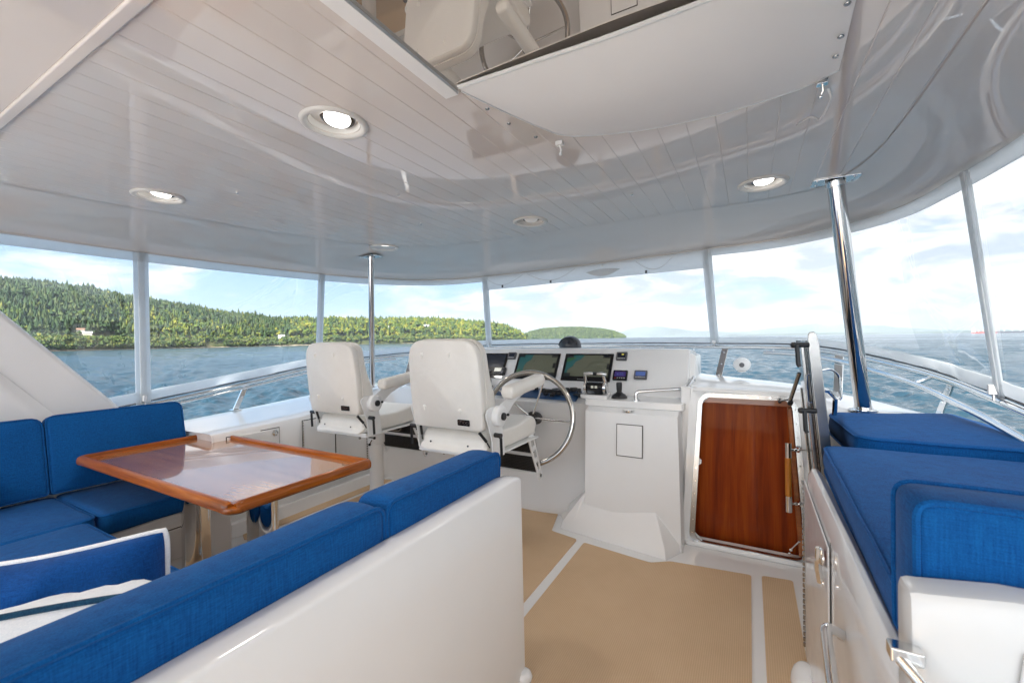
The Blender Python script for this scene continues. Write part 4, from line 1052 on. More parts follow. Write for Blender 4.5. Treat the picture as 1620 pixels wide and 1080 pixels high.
        # footrest side bracket: ladder plate with three openings
        A_, B_ = Vector((s*.235, .20, .66)), Vector((s*.235, .345, .34)); d = (B_-A_).normalized(); n_ = Vector((0, d.z, -d.y))
        w0, w1 = .036, .022; b = new()
        def hw(q): return w0+(w1-w0)*q
        Ln = (B_-A_).length
        for e in (-1, 1):
            pts = [A_.lerp(B_, q)+n_*e*hw(q)*.78 for q in (0, 1)]
            for p0, p1 in zip(pts, pts[1:]):
                wv_ = n_*e*.008; rings(b, [[p0-wv_+Vector((-.006, 0, 0)), p0+wv_+Vector((-.006, 0, 0)), p0+wv_+Vector((.006, 0, 0)), p0-wv_+Vector((.006, 0, 0))], [p1-wv_+Vector((-.006, 0, 0)), p1+wv_+Vector((-.006, 0, 0)), p1+wv_+Vector((.006, 0, 0)), p1-wv_+Vector((.006, 0, 0))]])
        for q in (.03, .30, .57, .84, .97):
            p = A_.lerp(B_, q); h_ = hw(q)*.95; e_ = d*(.016 if q < .9 else .012); u_ = n_*h_
            rings(b, [[p-u_-e_+Vector((sx*.0058, 0, 0)), p+u_-e_+Vector((sx*.0058, 0, 0)), p+u_+e_+Vector((sx*.0058, 0, 0)), p-u_+e_+Vector((sx*.0058, 0, 0))] for sx in (-1, 1)])
        fb = O('footrest_bracket', b, 'powder_white', bevel=.002)
        b = new(); lathe(b, [(.011, 0), (.011, .006), (.006, .007)], B_-d*.02+Vector((s*.006, 0, 0)), (s, 0, 0), 14); O('bolt', b, 'brushed_steel', fb)
    # two ribbed black foot plates, hanging between the brackets
    for z0_, z1_, y0_, y1_ in ((.625, .525, .20, .265), (.505, .385, .235, .31)):
        b = new(); a = Vector((0, y0_, z0_)); c = Vector((0, y1_, z1_)); d = (c-a); n_ = Vector((0, -d.z, d.y)).normalized()*-1
        rings(b, [[a+Vector((-.225, 0, 0)), a+Vector((.225, 0, 0)), a+Vector((.225, 0, 0))-n_*.012, a+Vector((-.225, 0, 0))-n_*.012], [c+Vector((-.225, 0, 0)), c+Vector((.225, 0, 0)), c+Vector((.225, 0, 0))-n_*.012, c+Vector((-.225, 0, 0))-n_*.012]])
        for k in range(9):
            p = a+d*((k+.5)/9)+n_*.002; tube(b, [p+Vector((-.22, 0, 0)), p+Vector((.22, 0, 0))], .0034, 6)
        O('foot_plate', b, 'louvre_black')
    b = new(); box(b, -.235, .235, .24, .25, .509, .519); box(b, -.235, .235, .308, .322, .366, .380); O('foot_plate_frame', b, 'powder_white', bevel=.002)
    b = new(); tube(b, fillet([(-.02, .10, .60), (.03, .14, .575), (.085, .17, .565), (.12, .165, .59)], .02), .006, 8); O('height_handle', b, 'brushed_steel')
    b = new(); tube(b, [(-.1, -.30, .628), (.02, -.30, .628)], .007, 8); sphere(b, (-.105, -.30, .628), .011, 6); sphere(b, (.16, -.30, .615), .010, 6); O('seat_slide_bar', b, 'brushed_steel')
    return t
def copy_tree(o, parent=None):
    c = o.copy(); COL.objects.link(c)
    if parent is not None: c.parent = parent; c.matrix_parent_inverse = o.matrix_parent_inverse
    for ch in [x for x in bpy.data.objects if x.parent == o]: copy_tree(ch, c)
    return c
ch1 = chair('nearer white helm chair, right behind the steering wheel', (-1.495, 2.325, .022), R(-1))
ch1.scale = (.93, 1, 1)
ch2 = copy_tree(ch1); ch2.location = (-2.60, 2.44, .012); ch2.rotation_euler = (0, 0, R(1)); ch2['label'] = 'farther white helm chair beside the thin pole, its pedestal in plain view'

# ------------------------------------------------------------------ helm console
hc = thing('helm_console', 'white moulded helm console with a sloping dash of screens ahead of the chairs', 'console', (-1.35, 3.3, 0))
CX0, CX1 = -2.33, -.385
# lower body below the wheel, a gentle outward curve
bm = new(); rs = []
for k in range(25):
    s = k/24; x = -2.30+(-.98+2.30)*s; bow = .10*math.sin(math.pi*min(1, max(0, (x+2.0)/1.0)))
    y0 = 3.06-bow
    rs.append([Vector((x, y0-.03, 0)), Vector((x, y0-.026, .05)), Vector((x, y0, .09)), Vector((x, y0-.0, .62)), Vector((x, y0-.02, .78)), Vector((x, y0-.05, .84)), Vector((x, y0-.02, .868)), Vector((x, 3.20, .900)), Vector((x, 3.25, .90)), Vector((x, 3.6, .5)), Vector((x, 3.6, 0))])
rings(bm, rs); obj('body', bm, 'console_paint', hc, smooth=50)
# dash wedge carrying the screens
DB, DT = Vector((0, 3.215, .925)), Vector((0, 3.405, 1.222))    # bottom and top of the sloping face
bm = new()
sec = [(3.19, .86), (3.205, .915), (3.222, .935), (3.395, 1.205), (3.412, 1.222), (3.44, 1.228), (3.80, 1.20), (3.86, 1.0), (3.86, .8)]
rs = []
for x, k in ((CX0, .97), (CX0+.02, 1), (-1.9, 1), (-1.35, 1), (-.9, 1), (CX1-.03, 1), (CX1-.006, .985), (CX1, .96)):
    zz = .008*(1-((x+1.36)/1.0)**2)
    rs.append([Vector((x, 3.55+(y-3.55)*k, .9+(z-.9)*k+(zz if z > 1.1 else 0))) for y, z in sec])
rings(bm, rs); obj('dash', bm, 'console_paint', hc, smooth=30)
bm = new(); rs = []   # end cheek, slightly set back
for x, k in ((CX1-.004, .99), (CX1+.030, .95), (CX1+.036, .92)): rs.append([Vector((x, 3.62+(y-3.62)*k, .88+(z-.88)*k)) for y, z in ((3.30, .88), (3.42, 1.20), (3.78, 1.19), (3.84, .88))])
rings(bm, rs); obj('end_cheek', bm, 'gelcoat', hc, bevel=.006)
dd = (DT-DB).normalized(); dn = Vector((0, -dd.z, dd.y))
def dash(x, v): return Vector((x, DB.y+dd.y*v, DB.z+dd.z*v+.004))+dn*.001    # v: distance up the face
def dmt(x, v, off=0): return frame(dash(x, v)+dn*off, (1, 0, 0), dd)
DL = (DT-DB).length
def panel(name, x0, x1, v0, v1, m_, t_=.006, r=.004, par=hc, off=0, **k):
    b = new(); extr(b, roundpoly(rect(x0, x1, v0, v1), r, .2), t_, dmt(0, 0, off)); return obj(name, b, m_, par, **k)
def poly_on(name, pts, m_, par, off, t_=.0006):
    b = new(); extr(b, pts, t_, dmt(0, 0, off)); return obj(name, b, m_, par, smooth=0)
def screen(x0, x1, idx):
    v0, v1 = .055, .305
    s = panel('chart_screen', x0, x1, v0, v1, 'black_gloss', .007)
    a, b_, c, d = x0+.022, x1-.022, v0+.040, v1-.016
    if idx == 0:
        poly_on('display', rect(a, b_, c, d), 'lcd_dark', s, .0072); return
    poly_on('display', rect(a, b_, c, d), 'chart_land', s, .0072)
    w, h = b_-a, d-c
    sea_ = [(0, 0), (.10, 0), (.16, .22), (.17, .45), (.22, .62), (.32, .76), (.36, 1), (0, 1)] if idx == 1 else [(0, 0), (.05, .0), (.06, .30), (.16, .46), (.22, .70), (.33, .80), (.40, 1), (0, 1)]
    poly_on('chart_water', [(a+w*x, c+h*y) for x, y in sea_], 'chart_sea', s, .0080)
    gr_ = [(0, 0), (.07, 0), (.12, .22), (.06, .3), (0, .2)] if idx == 1 else [(0, .66), (.10, .72), (.2, .84), (.22, .9), (0, .84)]
    poly_on('chart_shoal', [(a+w*x, c+h*y) for x, y in gr_], 'chart_green', s, .0088)
    for r_ in (((0, .14, .88, 1), (.86, 1, .88, 1), (.93, 1, .35, .6), (.84, 1, 0, .13)) if idx == 1 else ((0, .15, .87, 1), (.84, 1, .87, 1), (.95, 1, .35, .6), (0, .14, 0, .14))):
        poly_on('data_box', rect(a+w*r_[0], a+w*r_[1], c+h*r_[2], c+h*r_[3]), 'chart_box', s, .0096)
    b = new(); f = lambda x, y: dash(a+w*x, c+h*y)+dn*.0086
    if idx == 1: tube(b, [f(.56+.16*math.cos(q*.35), .52+.42*math.sin(q*.35)) for q in range(18)], .0006, 4)
    else:
        tube(b, crom([f(.42, .22), f(.60, .60), f(.78, .95)], 5), .0006, 4); tube(b, crom([f(.62, .05), f(.72, .5), f(.92, .98)], 5), .0006, 4)
    tube(b, [f(.5, .5), f(.51, .52)], .0015, 4)
    obj('course_line', b, 'chart_line', s)
screen(-2.255, -1.905, 0); screen(-1.80, -1.40, 1); screen(-1.352, -.945, 2)
def gauge(x0, x1, v0, v1, kind):
    g = panel('instrument_display', x0, x1, v0, v1, 'grey_plastic' if kind != 'v' else 'black_gloss', .016, .008, bevel=.002)
    a, b_ = x0+.012, x1-.012; h = v1-v0
    poly_on('screen', rect(a, b_, v0+h*.34, v1-.012), {'b': 'lcd_blue', 'v': 'lcd_violet', 'd': 'lcd_dark'}[kind], g, .0165)
    for k in range(5):
        xx = a+(b_-a)*(k+.5)/5; b = new(); extr(b, rect(xx-.004, xx+.004, v0+h*.16, v0+h*.23), .0008, dmt(0, 0, .0165)); obj('button', b, 'mark_red' if (kind == 'v' and k == 0) else 'mark_white', g, smooth=0)
    if kind == 'd' and x0 > -1:
        b = new(); extr(b, rect(a+.03, b_-.012, v1-.030, v1-.018), .0006, dmt(0, 0, .0175)); obj('readout', b, 'mark_olive', g, smooth=0)
    if kind == 'v':
        b = text_mesh('6:10', .030, dmt((a+b_)/2, v0+h*.58, .0175)); obj('readout', b, 'lcd_blue', g, smooth=0)
gauge(-.922, -.838, .245, .318, 'd'); gauge(-.925, -.815, .07, .155, 'v'); gauge(-.765, -.670, .085, .158, 'b'); gauge(-1.905, -1.825, .245, .312, 'd')
# radio
rd = panel('radio', -2.06, -1.885, .082, .158, 'black_plastic', .022, .012, bevel=.003)
poly_on('radio_screen', rect(-1.995, -1.925, .112, .148), 'lcd_grey', rd, .0225)
for x, v, r_ in ((-2.035, .108, .014), (-1.905, .106, .015), (-1.905, .14, .008)):
    b = new(); p = dash(x, v)+dn*.022; lathe(b, [(r_, 0), (r_*.85, .016)], p, dn, 14); obj('knob', b, 'grey_plastic', rd)
for k in range(4):
    b = new(); p = dash(-1.99+.018*k, .096)+dn*.022; lathe(b, [(.005, 0), (.004, .002)], p, dn, 8); obj('radio_button', b, 'grey_plastic', rd)
b = new(); tube(b, fillet([dash(-2.05, .10)+dn*.02, dash(-2.09, .03)+dn*.05, Vector((-2.13, 3.16, .925))], .03), .004, 8); obj('radio_cord', b, 'black_plastic', rd)
b = new(); box(b, -1.36, -1.30, 0, .001, 0, .002); bmesh.ops.transform(b, matrix=dmt(-1.18+1.33, .068, .0072) @ Matrix.Identity(4), verts=b.verts[:]); obj('maker_mark', b, 'mark_white', hc, smooth=0)
# desk slab at starboard with the cabinet below it
bm = new(); extr(bm, roundpoly([(-1.03, 2.905), (-.37, 2.905), (-.37, 3.34), (-.93, 3.34), (-1.13, 3.30)], [.02, .02, .01, .01, .01], .3), .047, Matrix.Translation((0, 0, .842))); obj('desk', bm, 'gelcoat', hc, bevel=.012, seg=3)
bm = new(); extr(bm, roundpoly([(-1.07, 2.925), (-.87, 2.915), (-.91, 3.16), (-1.12, 3.16)], .02, .3), .028, Matrix.Translation((0, 0, .887))); obj('throttle_plinth', bm, 'gelcoat', hc, bevel=.008, seg=3)
bm = new(); a = [(-1.80, 2.935, .872), (-1.10, 2.92, .862), (-1.14, 3.17, .900), (-1.86, 3.19, .908)]
prism(bm, [Vector(p) for p in a], [Vector(p)+Vector((0, 0, .008)) for p in a]); bp = obj('switch_panel', bm, 'blue_panel', hc, bevel=.003)
def on_sw(x, s): # s 0 near .. 1 far
    return Vector((x, 2.94+.25*s, .884+.036*s))
for x, s, r_, h_ in ((-1.33, .80, .052, .010), (-1.24, .55, .030, .035), (-1.20, .80, .034, .022), (-1.13, .35, .035, .008), (-1.14, .62, .016, .03), (-1.42, .45, .022, .028), (-1.08, .12, .020, .03), (-1.52, .7, .026, .02)):
    b = new(); lathe(b, [(r_, 0), (r_, h_*.6), (r_*.8, h_)], on_sw(x, s), n=18); obj('control_knob', b, 'black_plastic', bp)
for x, s in ((-1.30, .2), (-1.26, .22), (-1.22, .2), (-1.36, .12), (-1.30, .05)):
    b = new(); p = on_sw(x, s); box(b, p.x-.016, p.x+.016, p.y-.014, p.y+.014, p.z, p.z+.018); obj('switch', b, 'black_plastic', bp, bevel=.003)
b = new(); p = on_sw(-1.33, .42); box(b, p.x-.07, p.x+.055, p.y-.02, p.y+.02, p.z, p.z+.025); obj('switch_block', b, 'black_plastic', bp, bevel=.005)
# cabinet front
bm = new()
prism(bm, [Vector(p) for p in ((-1.0, 2.829, .80), (-1.0, 2.80, .30), (-1.0, 2.80, 0), (-1.0, 3.2, 0), (-1.0, 3.2, .845), (-1.0, 2.90, .841), (-1.0, 2.83, .818))],
      [Vector(p) for p in ((-.396, 2.829, .80), (-.380, 2.78, .30), (-.374, 2.76, 0), (-.374, 3.2, 0), (-.396, 3.2, .845), (-.396, 2.90, .841), (-.396, 2.83, .818))])
obj('cabinet', bm, 'console_paint', hc, bevel=.005)
bm = new()   # wedge shaped foot
lo = [(-1.165, 2.745, 0), (-.445, 2.63, 0), (-.365, 2.79, 0), (-1.0, 3.0, 0), (-1.165, 3.0, 0)]
mi = [(-1.15, 2.765, .055), (-.455, 2.655, .055), (-.372, 2.80, .055), (-1.0, 3.0, .055), (-1.16, 3.0, .055)]
hi = [(-1.0, 2.83, .265), (-.545, 2.81, .255), (-.53, 2.83, .25), (-.95, 3.0, .26), (-1.0, 3.0, .265)]
rings(bm, [[Vector(p) for p in lo], [Vector(p) for p in mi], [Vector(p) for p in hi]]); obj('foot_step', bm, 'gelcoat', hc, bevel=.006)
bm = new(); prism(bm, [Vector(p) for p in ((-1.30, 3.03, 0), (-1.10, 2.73, 0), (-1.0, 2.8, 0), (-1.0, 3.1, 0))], [Vector(p) for p in ((-1.24, 3.05, .04), (-1.10, 2.78, .05), (-1.0, 2.82, .27), (-1.0, 3.1, .27))]); obj('base_fairing', bm, 'gelcoat', hc, bevel=.008)
def cabdoor(x0, x1, z0, z1):
    yy = lambda x, z: 2.80+.03*(z-.30)/.5-.02*((x+1)/.628)*(1-(z-.30)/.5)
    b = new(); rings(b, [[Vector((x, yy(x, z)+dy-.012, z)) for x, z in ((x0, z0), (x1, z0), (x1, z1), (x0, z1))] for dy in (0, .004)])
    d = obj('hatch_door', b, 'console_paint', hc, bevel=.002)
    b = new(); rings(b, [[Vector((x, yy(x, z)+dy-.0105, z)) for x, z in ((x0-.004, z0-.005), (x1+.005, z0-.005), (x1+.005, z1+.004), (x0-.004, z1+.004))] for dy in (0, .004)]); obj('hatch_gap', b, 'seam_shadow', hc, smooth=0)
cabdoor(-.775, -.612, .545, .745)
b = new(); lathe(b, [(.040, .0), (.040, .003), (.034, .003), (.030, -.02), (.02, -.02)], (-.71, 2.868, .832), n=30); obj('cup_holder', b, 'steel', hc)
b = new(); a = [(-.68, 2.955, .889), (-.68, 2.955, .948), (-.37, 3.04, .975), (-.335, 3.16, 1.045), (-.335, 3.16, 1.0)]
tube(b, fillet(a, .04), .0125, 12); lathe(b, [(.032, 0), (.032, .005), (.02, .008)], (-.68, 2.955, .888), n=20); lathe(b, [(.03, 0), (.03, .005)], (-.335, 3.16, .998), n=20); obj('grab_handle', b, 'steel', hc)
b = new(); tube(b, fillet([(-2.47, 3.12, .90), (-2.47, 3.12, .95), (-2.42, 3.22, .955), (-2.30, 3.26, .955)], .03), .011, 10); lathe(b, [(.028, 0), (.028, .005)], (-2.47, 3.12, .898), n=16); obj('grab_handle', b, 'steel', hc)

# things standing on the console
th = thing('throttle', 'chrome and black twin engine throttle control on the desk below the right screen', 'throttle', (-.975, 2.995, .914))
b = new(); lathe(b, [(.034, -.062), (.040, -.055), (.040, .055), (.034, .062)], (-.975, 2.995, .960), (1, 0, 0), 26); box(b, -1.03, -.92, 2.955, 3.035, .914, .960); obj('housing', b, 'black_gloss', th, bevel=.003)
for s in (-1, 1):
    b = new(); lathe(b, [(.046, 0), (.046, .016), (.036, .022)], (-.975+s*.062, 2.995, .960), (s, 0, 0), 26); tube(b, [(-.975+s*.075, 2.995, 0.975), (-.975+s*.068, 2.960, 1.050)], [.014, .010], 12); obj('lever', b, 'steel', th)
b = new()
for s in (-1, 1): tube(b, [(-.975+s*.008, 2.983, 1.060), (-.975+s*.045, 2.983, 1.061), (-.975+s*.083, 2.983, 1.058)], [.010, .013, .010], 12)
obj('grip', b, 'steel', th)
b = new(); lathe(b, [(.014, -.013), (.014, .013)], (-.975, 2.983, 1.061), (1, 0, 0), 14); obj('centre_button', b, 'black_plastic', th)
for s in (-1, 1):
    b = new(); box(b, -.975+s*.014-.009, -.975+s*.014+.009, 2.951, 2.9545, .960, 0.978); obj('indicator', b, 'lcd_grey', th, smooth=0)
jy = thing('joystick', 'black thruster joystick beside the throttle', 'joystick', (-.815, 3.03, .888))
b = new(); lathe(b, [(.056, 0), (.054, .012), (.042, .028), (.026, .036), (.020, .044)], (-.815, 3.03, .888), n=28); obj('base', b, 'black_plastic', jy)
b = new(); lathe(b, [(.016, .04), (.019, .06), (.021, .10), (.018, .112)], (-.815, 3.03, .888), n=20); obj('stick', b, 'black_plastic', jy)
cp = thing('compass', 'dark domed ship compass on top of the console behind the screens', 'compass', (-1.41, 3.62, 1.21))
b = new(); lathe(b, [(.105, 0), (.105, .02), (.095, .05)], (-1.41, 3.62, 1.205), n=32); obj('base', b, 'compass_black', cp)
b = new(); lathe(b, [(.098, .04)]+[(.097*math.cos(R(a)), .05+.085*math.sin(R(a))) for a in range(0, 90, 12)]+[(.004, .136)], (-1.41, 3.62, 1.205), n=32); obj('dome', b, 'compass_black', cp)
b = new(); tube(b, [(-1.41+.088*math.sin(R(a)), 3.565, 1.252+.072*math.cos(R(a))) for a in range(-90, 95, 15)], .005, 8); obj('hood_rim', b, 'compass_black', cp)
mc = thing('microphone', 'small black handset on the console between chair and wheel', 'handset', (-2.04, 3.17, .91))
b = new(); box(b, -2.12, -1.96, 3.12, 3.18, .905, .918); obj('cradle', b, 'black_plastic', mc, bevel=.004)
b = new(); lathe(b, [(.028, -.03), (.034, -.02), (.034, .02), (.028, .03)], (-2.0, 3.15, .955), (1, .3, 0), 20); lathe(b, [(.02, -.02), (.026, 0), (.02, .02)], (-2.07, 3.15, .942), (1, .3, .4), 16); tube(b, [(-2.06, 3.15, .95), (-2.06, 3.15, 1.0)], .007, 8); obj('body', b, 'black_plastic', mc)

# steering wheel
wc = Vector((-1.385, 2.72, .758)); wn = Vector((.16, -1, .20)).normalized()
sw = thing('steering_wheel', 'large polished stainless steering wheel with thin spokes', 'steering wheel', wc)
ux = Vector((1, 0, 0)); ux = (ux-wn*ux.dot(wn)).normalized(); uy = ux.cross(wn)*-1
if uy.z < 0: uy = -uy
b = new(); tube(b, [wc+(ux*math.cos(2*math.pi*k/72)+uy*math.sin(2*math.pi*k/72))*.322 for k in range(72)], .0185, 14, closed=True); obj('rim', b, 'wheel_steel', sw, smooth=80)
hub = wc-wn*.085
for k in range(5):
    a = R(-1+72*k); e = wc+(ux*math.cos(a)+uy*math.sin(a))*.318; b = new(); tube(b, [hub, e], .0072, 10); obj('spoke', b, 'steel', sw)
b = new(); lathe(b, [(.02, -.14), (.046, -.12), (.050, -.03), (.044, .005), (.03, .016)], hub, wn, 28); obj('hub', b, 'black_plastic', sw)
b = new(); lathe(b, [(.035, -.30), (.035, -.10)], hub, wn, 20); obj('shaft', b, 'black_plastic', sw)

# ------------------------------------------------------------------ companionway
cw = thing('companionway', 'stairwell opening with a cherry wood back panel in a riveted steel frame', 'doorway', (-.03, 3.0, .0))
fr_in = rrect(DX0+.014, DX1-.014, DZ0+.012, DZ1-.014, .05); fr_out = rrect(DX0-.016, DX1+.016, DZ0-.012, DZ1+.014, .075)
bm = new(); rings(bm, [[Vector((x, YW+.03, z)) for x, z in fr_in], [Vector((x, YW-.004, z)) for x, z in fr_in], [Vector((x, YW-.006, z)) for x, z in fr_out], [Vector((x, YW-.0005, z)) for x, z in fr_out]], False, False); warp(bm); fm = obj('steel_frame', bm, 'brushed_steel', cw, smooth=30)
bm = new(); fo = fr_in+[fr_in[0]]
md = rrect(DX0+.0, DX1-.0, DZ0+.0, DZ1-.0, .062)
per = []
for i, (x, z) in enumerate(md):
    q = md[(i+1) % len(md)]; L_ = math.hypot(q[0]-x, q[1]-z); n_ = max(1, int(L_/.075))
    for j in range(n_): per.append((x+(q[0]-x)*j/n_, z+(q[1]-z)*j/n_))
last = None
for x, z in per:
    if last and math.hypot(x-last[0], z-last[1]) < .05: continue
    lathe(bm, [(.0045, .0), (.004, .0025)], (x, YW-.005, z), (0, -1, 0), 8); last = (x, z)
warp(bm); objs('rivet', bm, 'steel', fm)
bm = new(); box(bm, DX0-.03, DX1+.06, 3.085, 3.11, -.4, .955); obj('wood_panel', bm, 'cherry_panel', cw)
bm = new(); box(bm, DX0-.03, DX0-.012, 3.052, 3.085, -.4, .95); obj('side_lining', bm, 'cherry_panel', cw)
bm = new(); box(bm, DX1+.012, DX1+.03, 3.052, 3.085, -.4, .95); obj('side_lining', bm, 'cherry_panel', cw)
bm = new(); box(bm, DX0+.005, DX1-.0, 3.0, 3.035, DZ1-.055, DZ1-.012); warp(bm); obj('header_trim', bm, 'cherry_trim', cw, bevel=.004)
bm = new(); rings(bm, [[Vector((x, y, z)) for x, y in ((DX1-.04, 3.0), (DX1-.016, 3.0), (DX1-.016, 3.03), (DX1-.04, 3.03))] for z in (.04, DZ1-.06)]); warp(bm); obj('side_trim', bm, 'cherry_trim', cw, bevel=.003)
bm = new()
for x, z in ((DX0+.03, DZ0+.04), (DX0+.03, DZ1-.04)): extr(bm, [(-.03, -.03), (.03, -.03), (-.03, .03)] if z < .5 else [(-.03, .03), (.03, .03), (-.03, -.03)], .004, frame((x, YW+.018, z), (1, 0, 0), (0, 0, 1)))
extr(bm, [(0, -.022), (.016, -.010), (.016, .010), (0, .022)], .012, frame((DX0+.012, YW+.02, .52), (1, 0, 0), (0, 0, 1)))
warp(bm); objs('corner_gusset', bm, 'gelcoat', cw)
gh = thing('grab_rail', 'upright varnished wooden grab rail with chrome ends in the companionway', 'grab rail', (.19, 2.93, .3))
b = new(); tube(b, [(.186, 2.90, .395), (.186, 2.90, .625)], .0165, 16); obj('wooden_grip', b, 'grab_wood', gh)
for z0_, z1_ in ((.31, .40), (.62, .705)):
    b = new(); tube(b, [(.186, 2.90, z0_), (.186, 2.90, z1_)], .0180, 16); zc = (z0_+z1_)/2; obj('end_cap', b, 'steel', gh)
    b = new(); tube(b, [(.19, 2.905, zc), (.235, 2.925, zc)], .0075, 10); lathe(b, [(.016, 0), (.016, .006)], (.235, 2.925, zc), (1, .4, 0), 14); lathe(b, [(.011, 0), (.011, .012)], (.215, 2.916, zc), (1, .4, 0), 14); tube(b, [(.235, 2.925, zc), (.275, 2.945, zc)], .006, 8); obj('bracket', b, 'steel', gh)

# raised hatch lid standing on edge
fh = thing('hatch_lid', 'steel-framed smoked hatch lid folded upright on edge beside the companionway', 'hatch', (.25, 2.6, .6))
def lean_pt(y, z, o=0): return Vector((.232+.052*(1.33-z)/.6*(.6 if y > 2.5 else 1)+o+.0*(y-2.3), y, z))
bm = new(); rs = []
for z, w_ in ((.42, .0), (.70, 0), (1.0, 0), (1.28, 0), (1.318, .004), (1.332, .012)):
    p = lean_pt(2.30, z); rs.append([p+Vector((-.012+w_, -.01, 0)), p+Vector((.030-w_, -.01, 0)), p+Vector((.030-w_, .012, 0)), p+Vector((-.012+w_, .012, 0))])
rings(bm, rs); obj('front_bar', bm, 'brushed_steel', fh, bevel=.004)
for k, (o, y) in enumerate(((-.030, 2.34), (-.022, 2.45), (-.012, 2.56), (-.030, 2.62))):
    bm = new(); rs = []
    for z in (.35, .8, 1.27 if k < 2 else 1.05):
        p = lean_pt(2.30, z, o); p.y = y; rs.append([p+Vector((-.006, -.012, 0)), p+Vector((.006, -.012, 0)), p+Vector((.006, .012, 0)), p+Vector((-.006, .012, 0))])
    rings(bm, rs); obj('frame_bar', bm, 'steel' if k % 2 else 'brushed_steel', fh, bevel=.002)
for o in (-.018, .010):
    bm = new(); rs = []
    for z in (.35, .8, 1.29): 
        p = lean_pt(2.30, z, o); rs.append([p+Vector((0, .014, 0)), p+Vector((.005, .014, 0)), p+Vector((.012, .55, 0)), p+Vector((.007, .55, 0))])
    rings(bm, rs); obj('acrylic_leaf', bm, 'smoked_acrylic', fh)
for z, dx in ((1.275, -.05), (.985, -.045)):
    p = lean_pt(2.30, z, -.02); b = new(); tube(b, [p+Vector((.012, -.01, 0)), p+Vector((-.045, -.02, 0))], .011, 10); tube(b, [p+Vector((-.033, -.022, 0)), p+Vector((-.030, -.03, -.085)), p+Vector((-.024, -.03, -.095))], .009, 10); sphere(b, p+Vector((-.045, -.02, 0)), .014, 7); obj('latch_handle', b, 'black_plastic', fh)
b = new(); tube(b, [(.214, 2.55, 1.13), (.180, 2.62, .985)], .0095, 10); obj('strut_cylinder', b, 'brushed_steel', fh)
b = new(); tube(b, [(.182, 2.615, .99), (.150, 2.93, .935)], .0042, 8); lathe(b, [(.012, 0), (.012, .02)], (.183, 2.612, .98), (-.3, .5, -1), 12); sphere(b, (.150, 2.94, .93), .010, 6); obj('strut_rod', b, 'black_plastic', fh)
b = new(); tube(b, [(.235, 2.88, .16), (.195, 2.91, .09)], .0045, 8); sphere(b, (.195, 2.91, .09), .010, 6); sphere(b, (.188, 2.915, .065), .008, 6); obj('lower_stay', b, 'steel', fh)
b = new(); tube(b, fillet([(.268, 2.31, 1.16), (.31, 2.33, 1.17), (.345, 2.36, 1.14), (.352, 2.36, 1.04), (.345, 2.36, 1.03)], .025), .0045, 8); obj('wire_handle', b, 'steel', fh)
b = new(); tube(b, fillet([(.262, 2.31, 1.075), (.30, 2.36, 1.07), (.385, 2.75, .99), (.385, 2.78, .90)], .03), .0115, 12); obj('grab_bar', b, 'steel', fh)
b = new(); tube(b, fillet([(.232, 2.30, 1.145), (.222, 2.30, 1.14), (.226, 2.30, 1.02), (.24, 2.30, 1.02)], .01), .003, 6); obj('side_loop', b, 'steel', fh)

# ------------------------------------------------------------------ starboard side bench
sb_ = thing('side_bench', 'white moulded starboard bench with a hinged locker door in its side', 'bench', (.6, 1.2, 0))
SX = .192
bm = new(); sec = [(SX, 0), (SX, .70), (SX+.004, .768), (SX+.016, .790), (SX+.030, .792), (SX+.040, .78), (SX+.060, .755), (.98, .75), (1.0, .0)]
rs = []
for y, k in ((-1.2, 0), (2.02, 0), (2.07, .004), (2.095, .012)): rs.append([Vector((x+(k if x < .6 else 0), y, z-k)) for x, z in sec])
rings(bm, rs); obj('body', bm, 'gelcoat', sb_, smooth=30, bevel=.003)
bm = new(); prism(bm, [Vector((.40, 2.08, 0)), Vector((.985, 2.08, 0)), Vector((.985, 3.0, 0)), Vector((.40, 2.95, 0))], [Vector((.40, 2.215, .787)), Vector((.985, 2.215, .787)), Vector((.985, 3.0, .787)), Vector((.38, 2.95, .787))]); obj('forward_base', bm, 'gelcoat', sb_, bevel=.01)
bm = new(); prism(bm, [Vector((SX-.002, 1.475, .03)), Vector((SX-.002, 2.085, .03)), Vector((SX-.002, 2.085, .735)), Vector((SX-.002, 1.475, .722))], [Vector((SX-.006, 1.48, .035)), Vector((SX-.006, 2.08, .035)), Vector((SX-.006, 2.08, .73)), Vector((SX-.006, 1.48, .717))])
dr = obj('locker_door', bm, 'gelcoat', sb_, bevel=.005)
for k in range(31):
    if k == 0: b = new()
    tube(b, [(SX-.006, 2.094, .05+k*.022), (SX-.006, 2.094, .064+k*.022)], .0065, 8)
obj('hinge', b, 'brushed_steel', dr)
b = new(); box(b, SX-.0015, SX-.0005, 1.466, 1.471, .02, .74); obj('door_gap', b, 'seam_shadow', sb_, smooth=0)
b = new(); lathe(b, [(.024, 0), (.024, .004), (.016, .006)], (SX-.012, 1.515, .675), (-1, 0, 0), 16); tube(b, [(SX-.022, 1.515, .70), (SX-.024, 1.515, .64), (SX-.018, 1.515, .60)], .009, 8); lathe(b, [(.012, 0), (.012, .004)], (SX-.012, 1.515, .60), (-1, 0, 0), 12); obj('latch', b, 'steel', dr)
b = new(); tube(b, fillet([(SX-.002, 1.27, .60), (SX-.04, 1.26, .62), (SX-.04, .96, .42), (SX-.002, .95, .40)], .02), .012, 12); obj('hand_hold', b, 'steel', sb_)
b = new(); tube(b, fillet([(SX-.0, .83, .62), (SX-.04, .83, .64), (SX-.04, .70, .66)], .02), .012, 12); obj('hand_hold', b, 'steel', sb_)
b = new(); sphere(b, (SX-.02, 1.93, .0), .055, 10, (.9, 1.6, 1.35)); obj('foot_moulding', b, 'gelcoat', sb_)
G2 = 'blue cushions of the starboard bench'
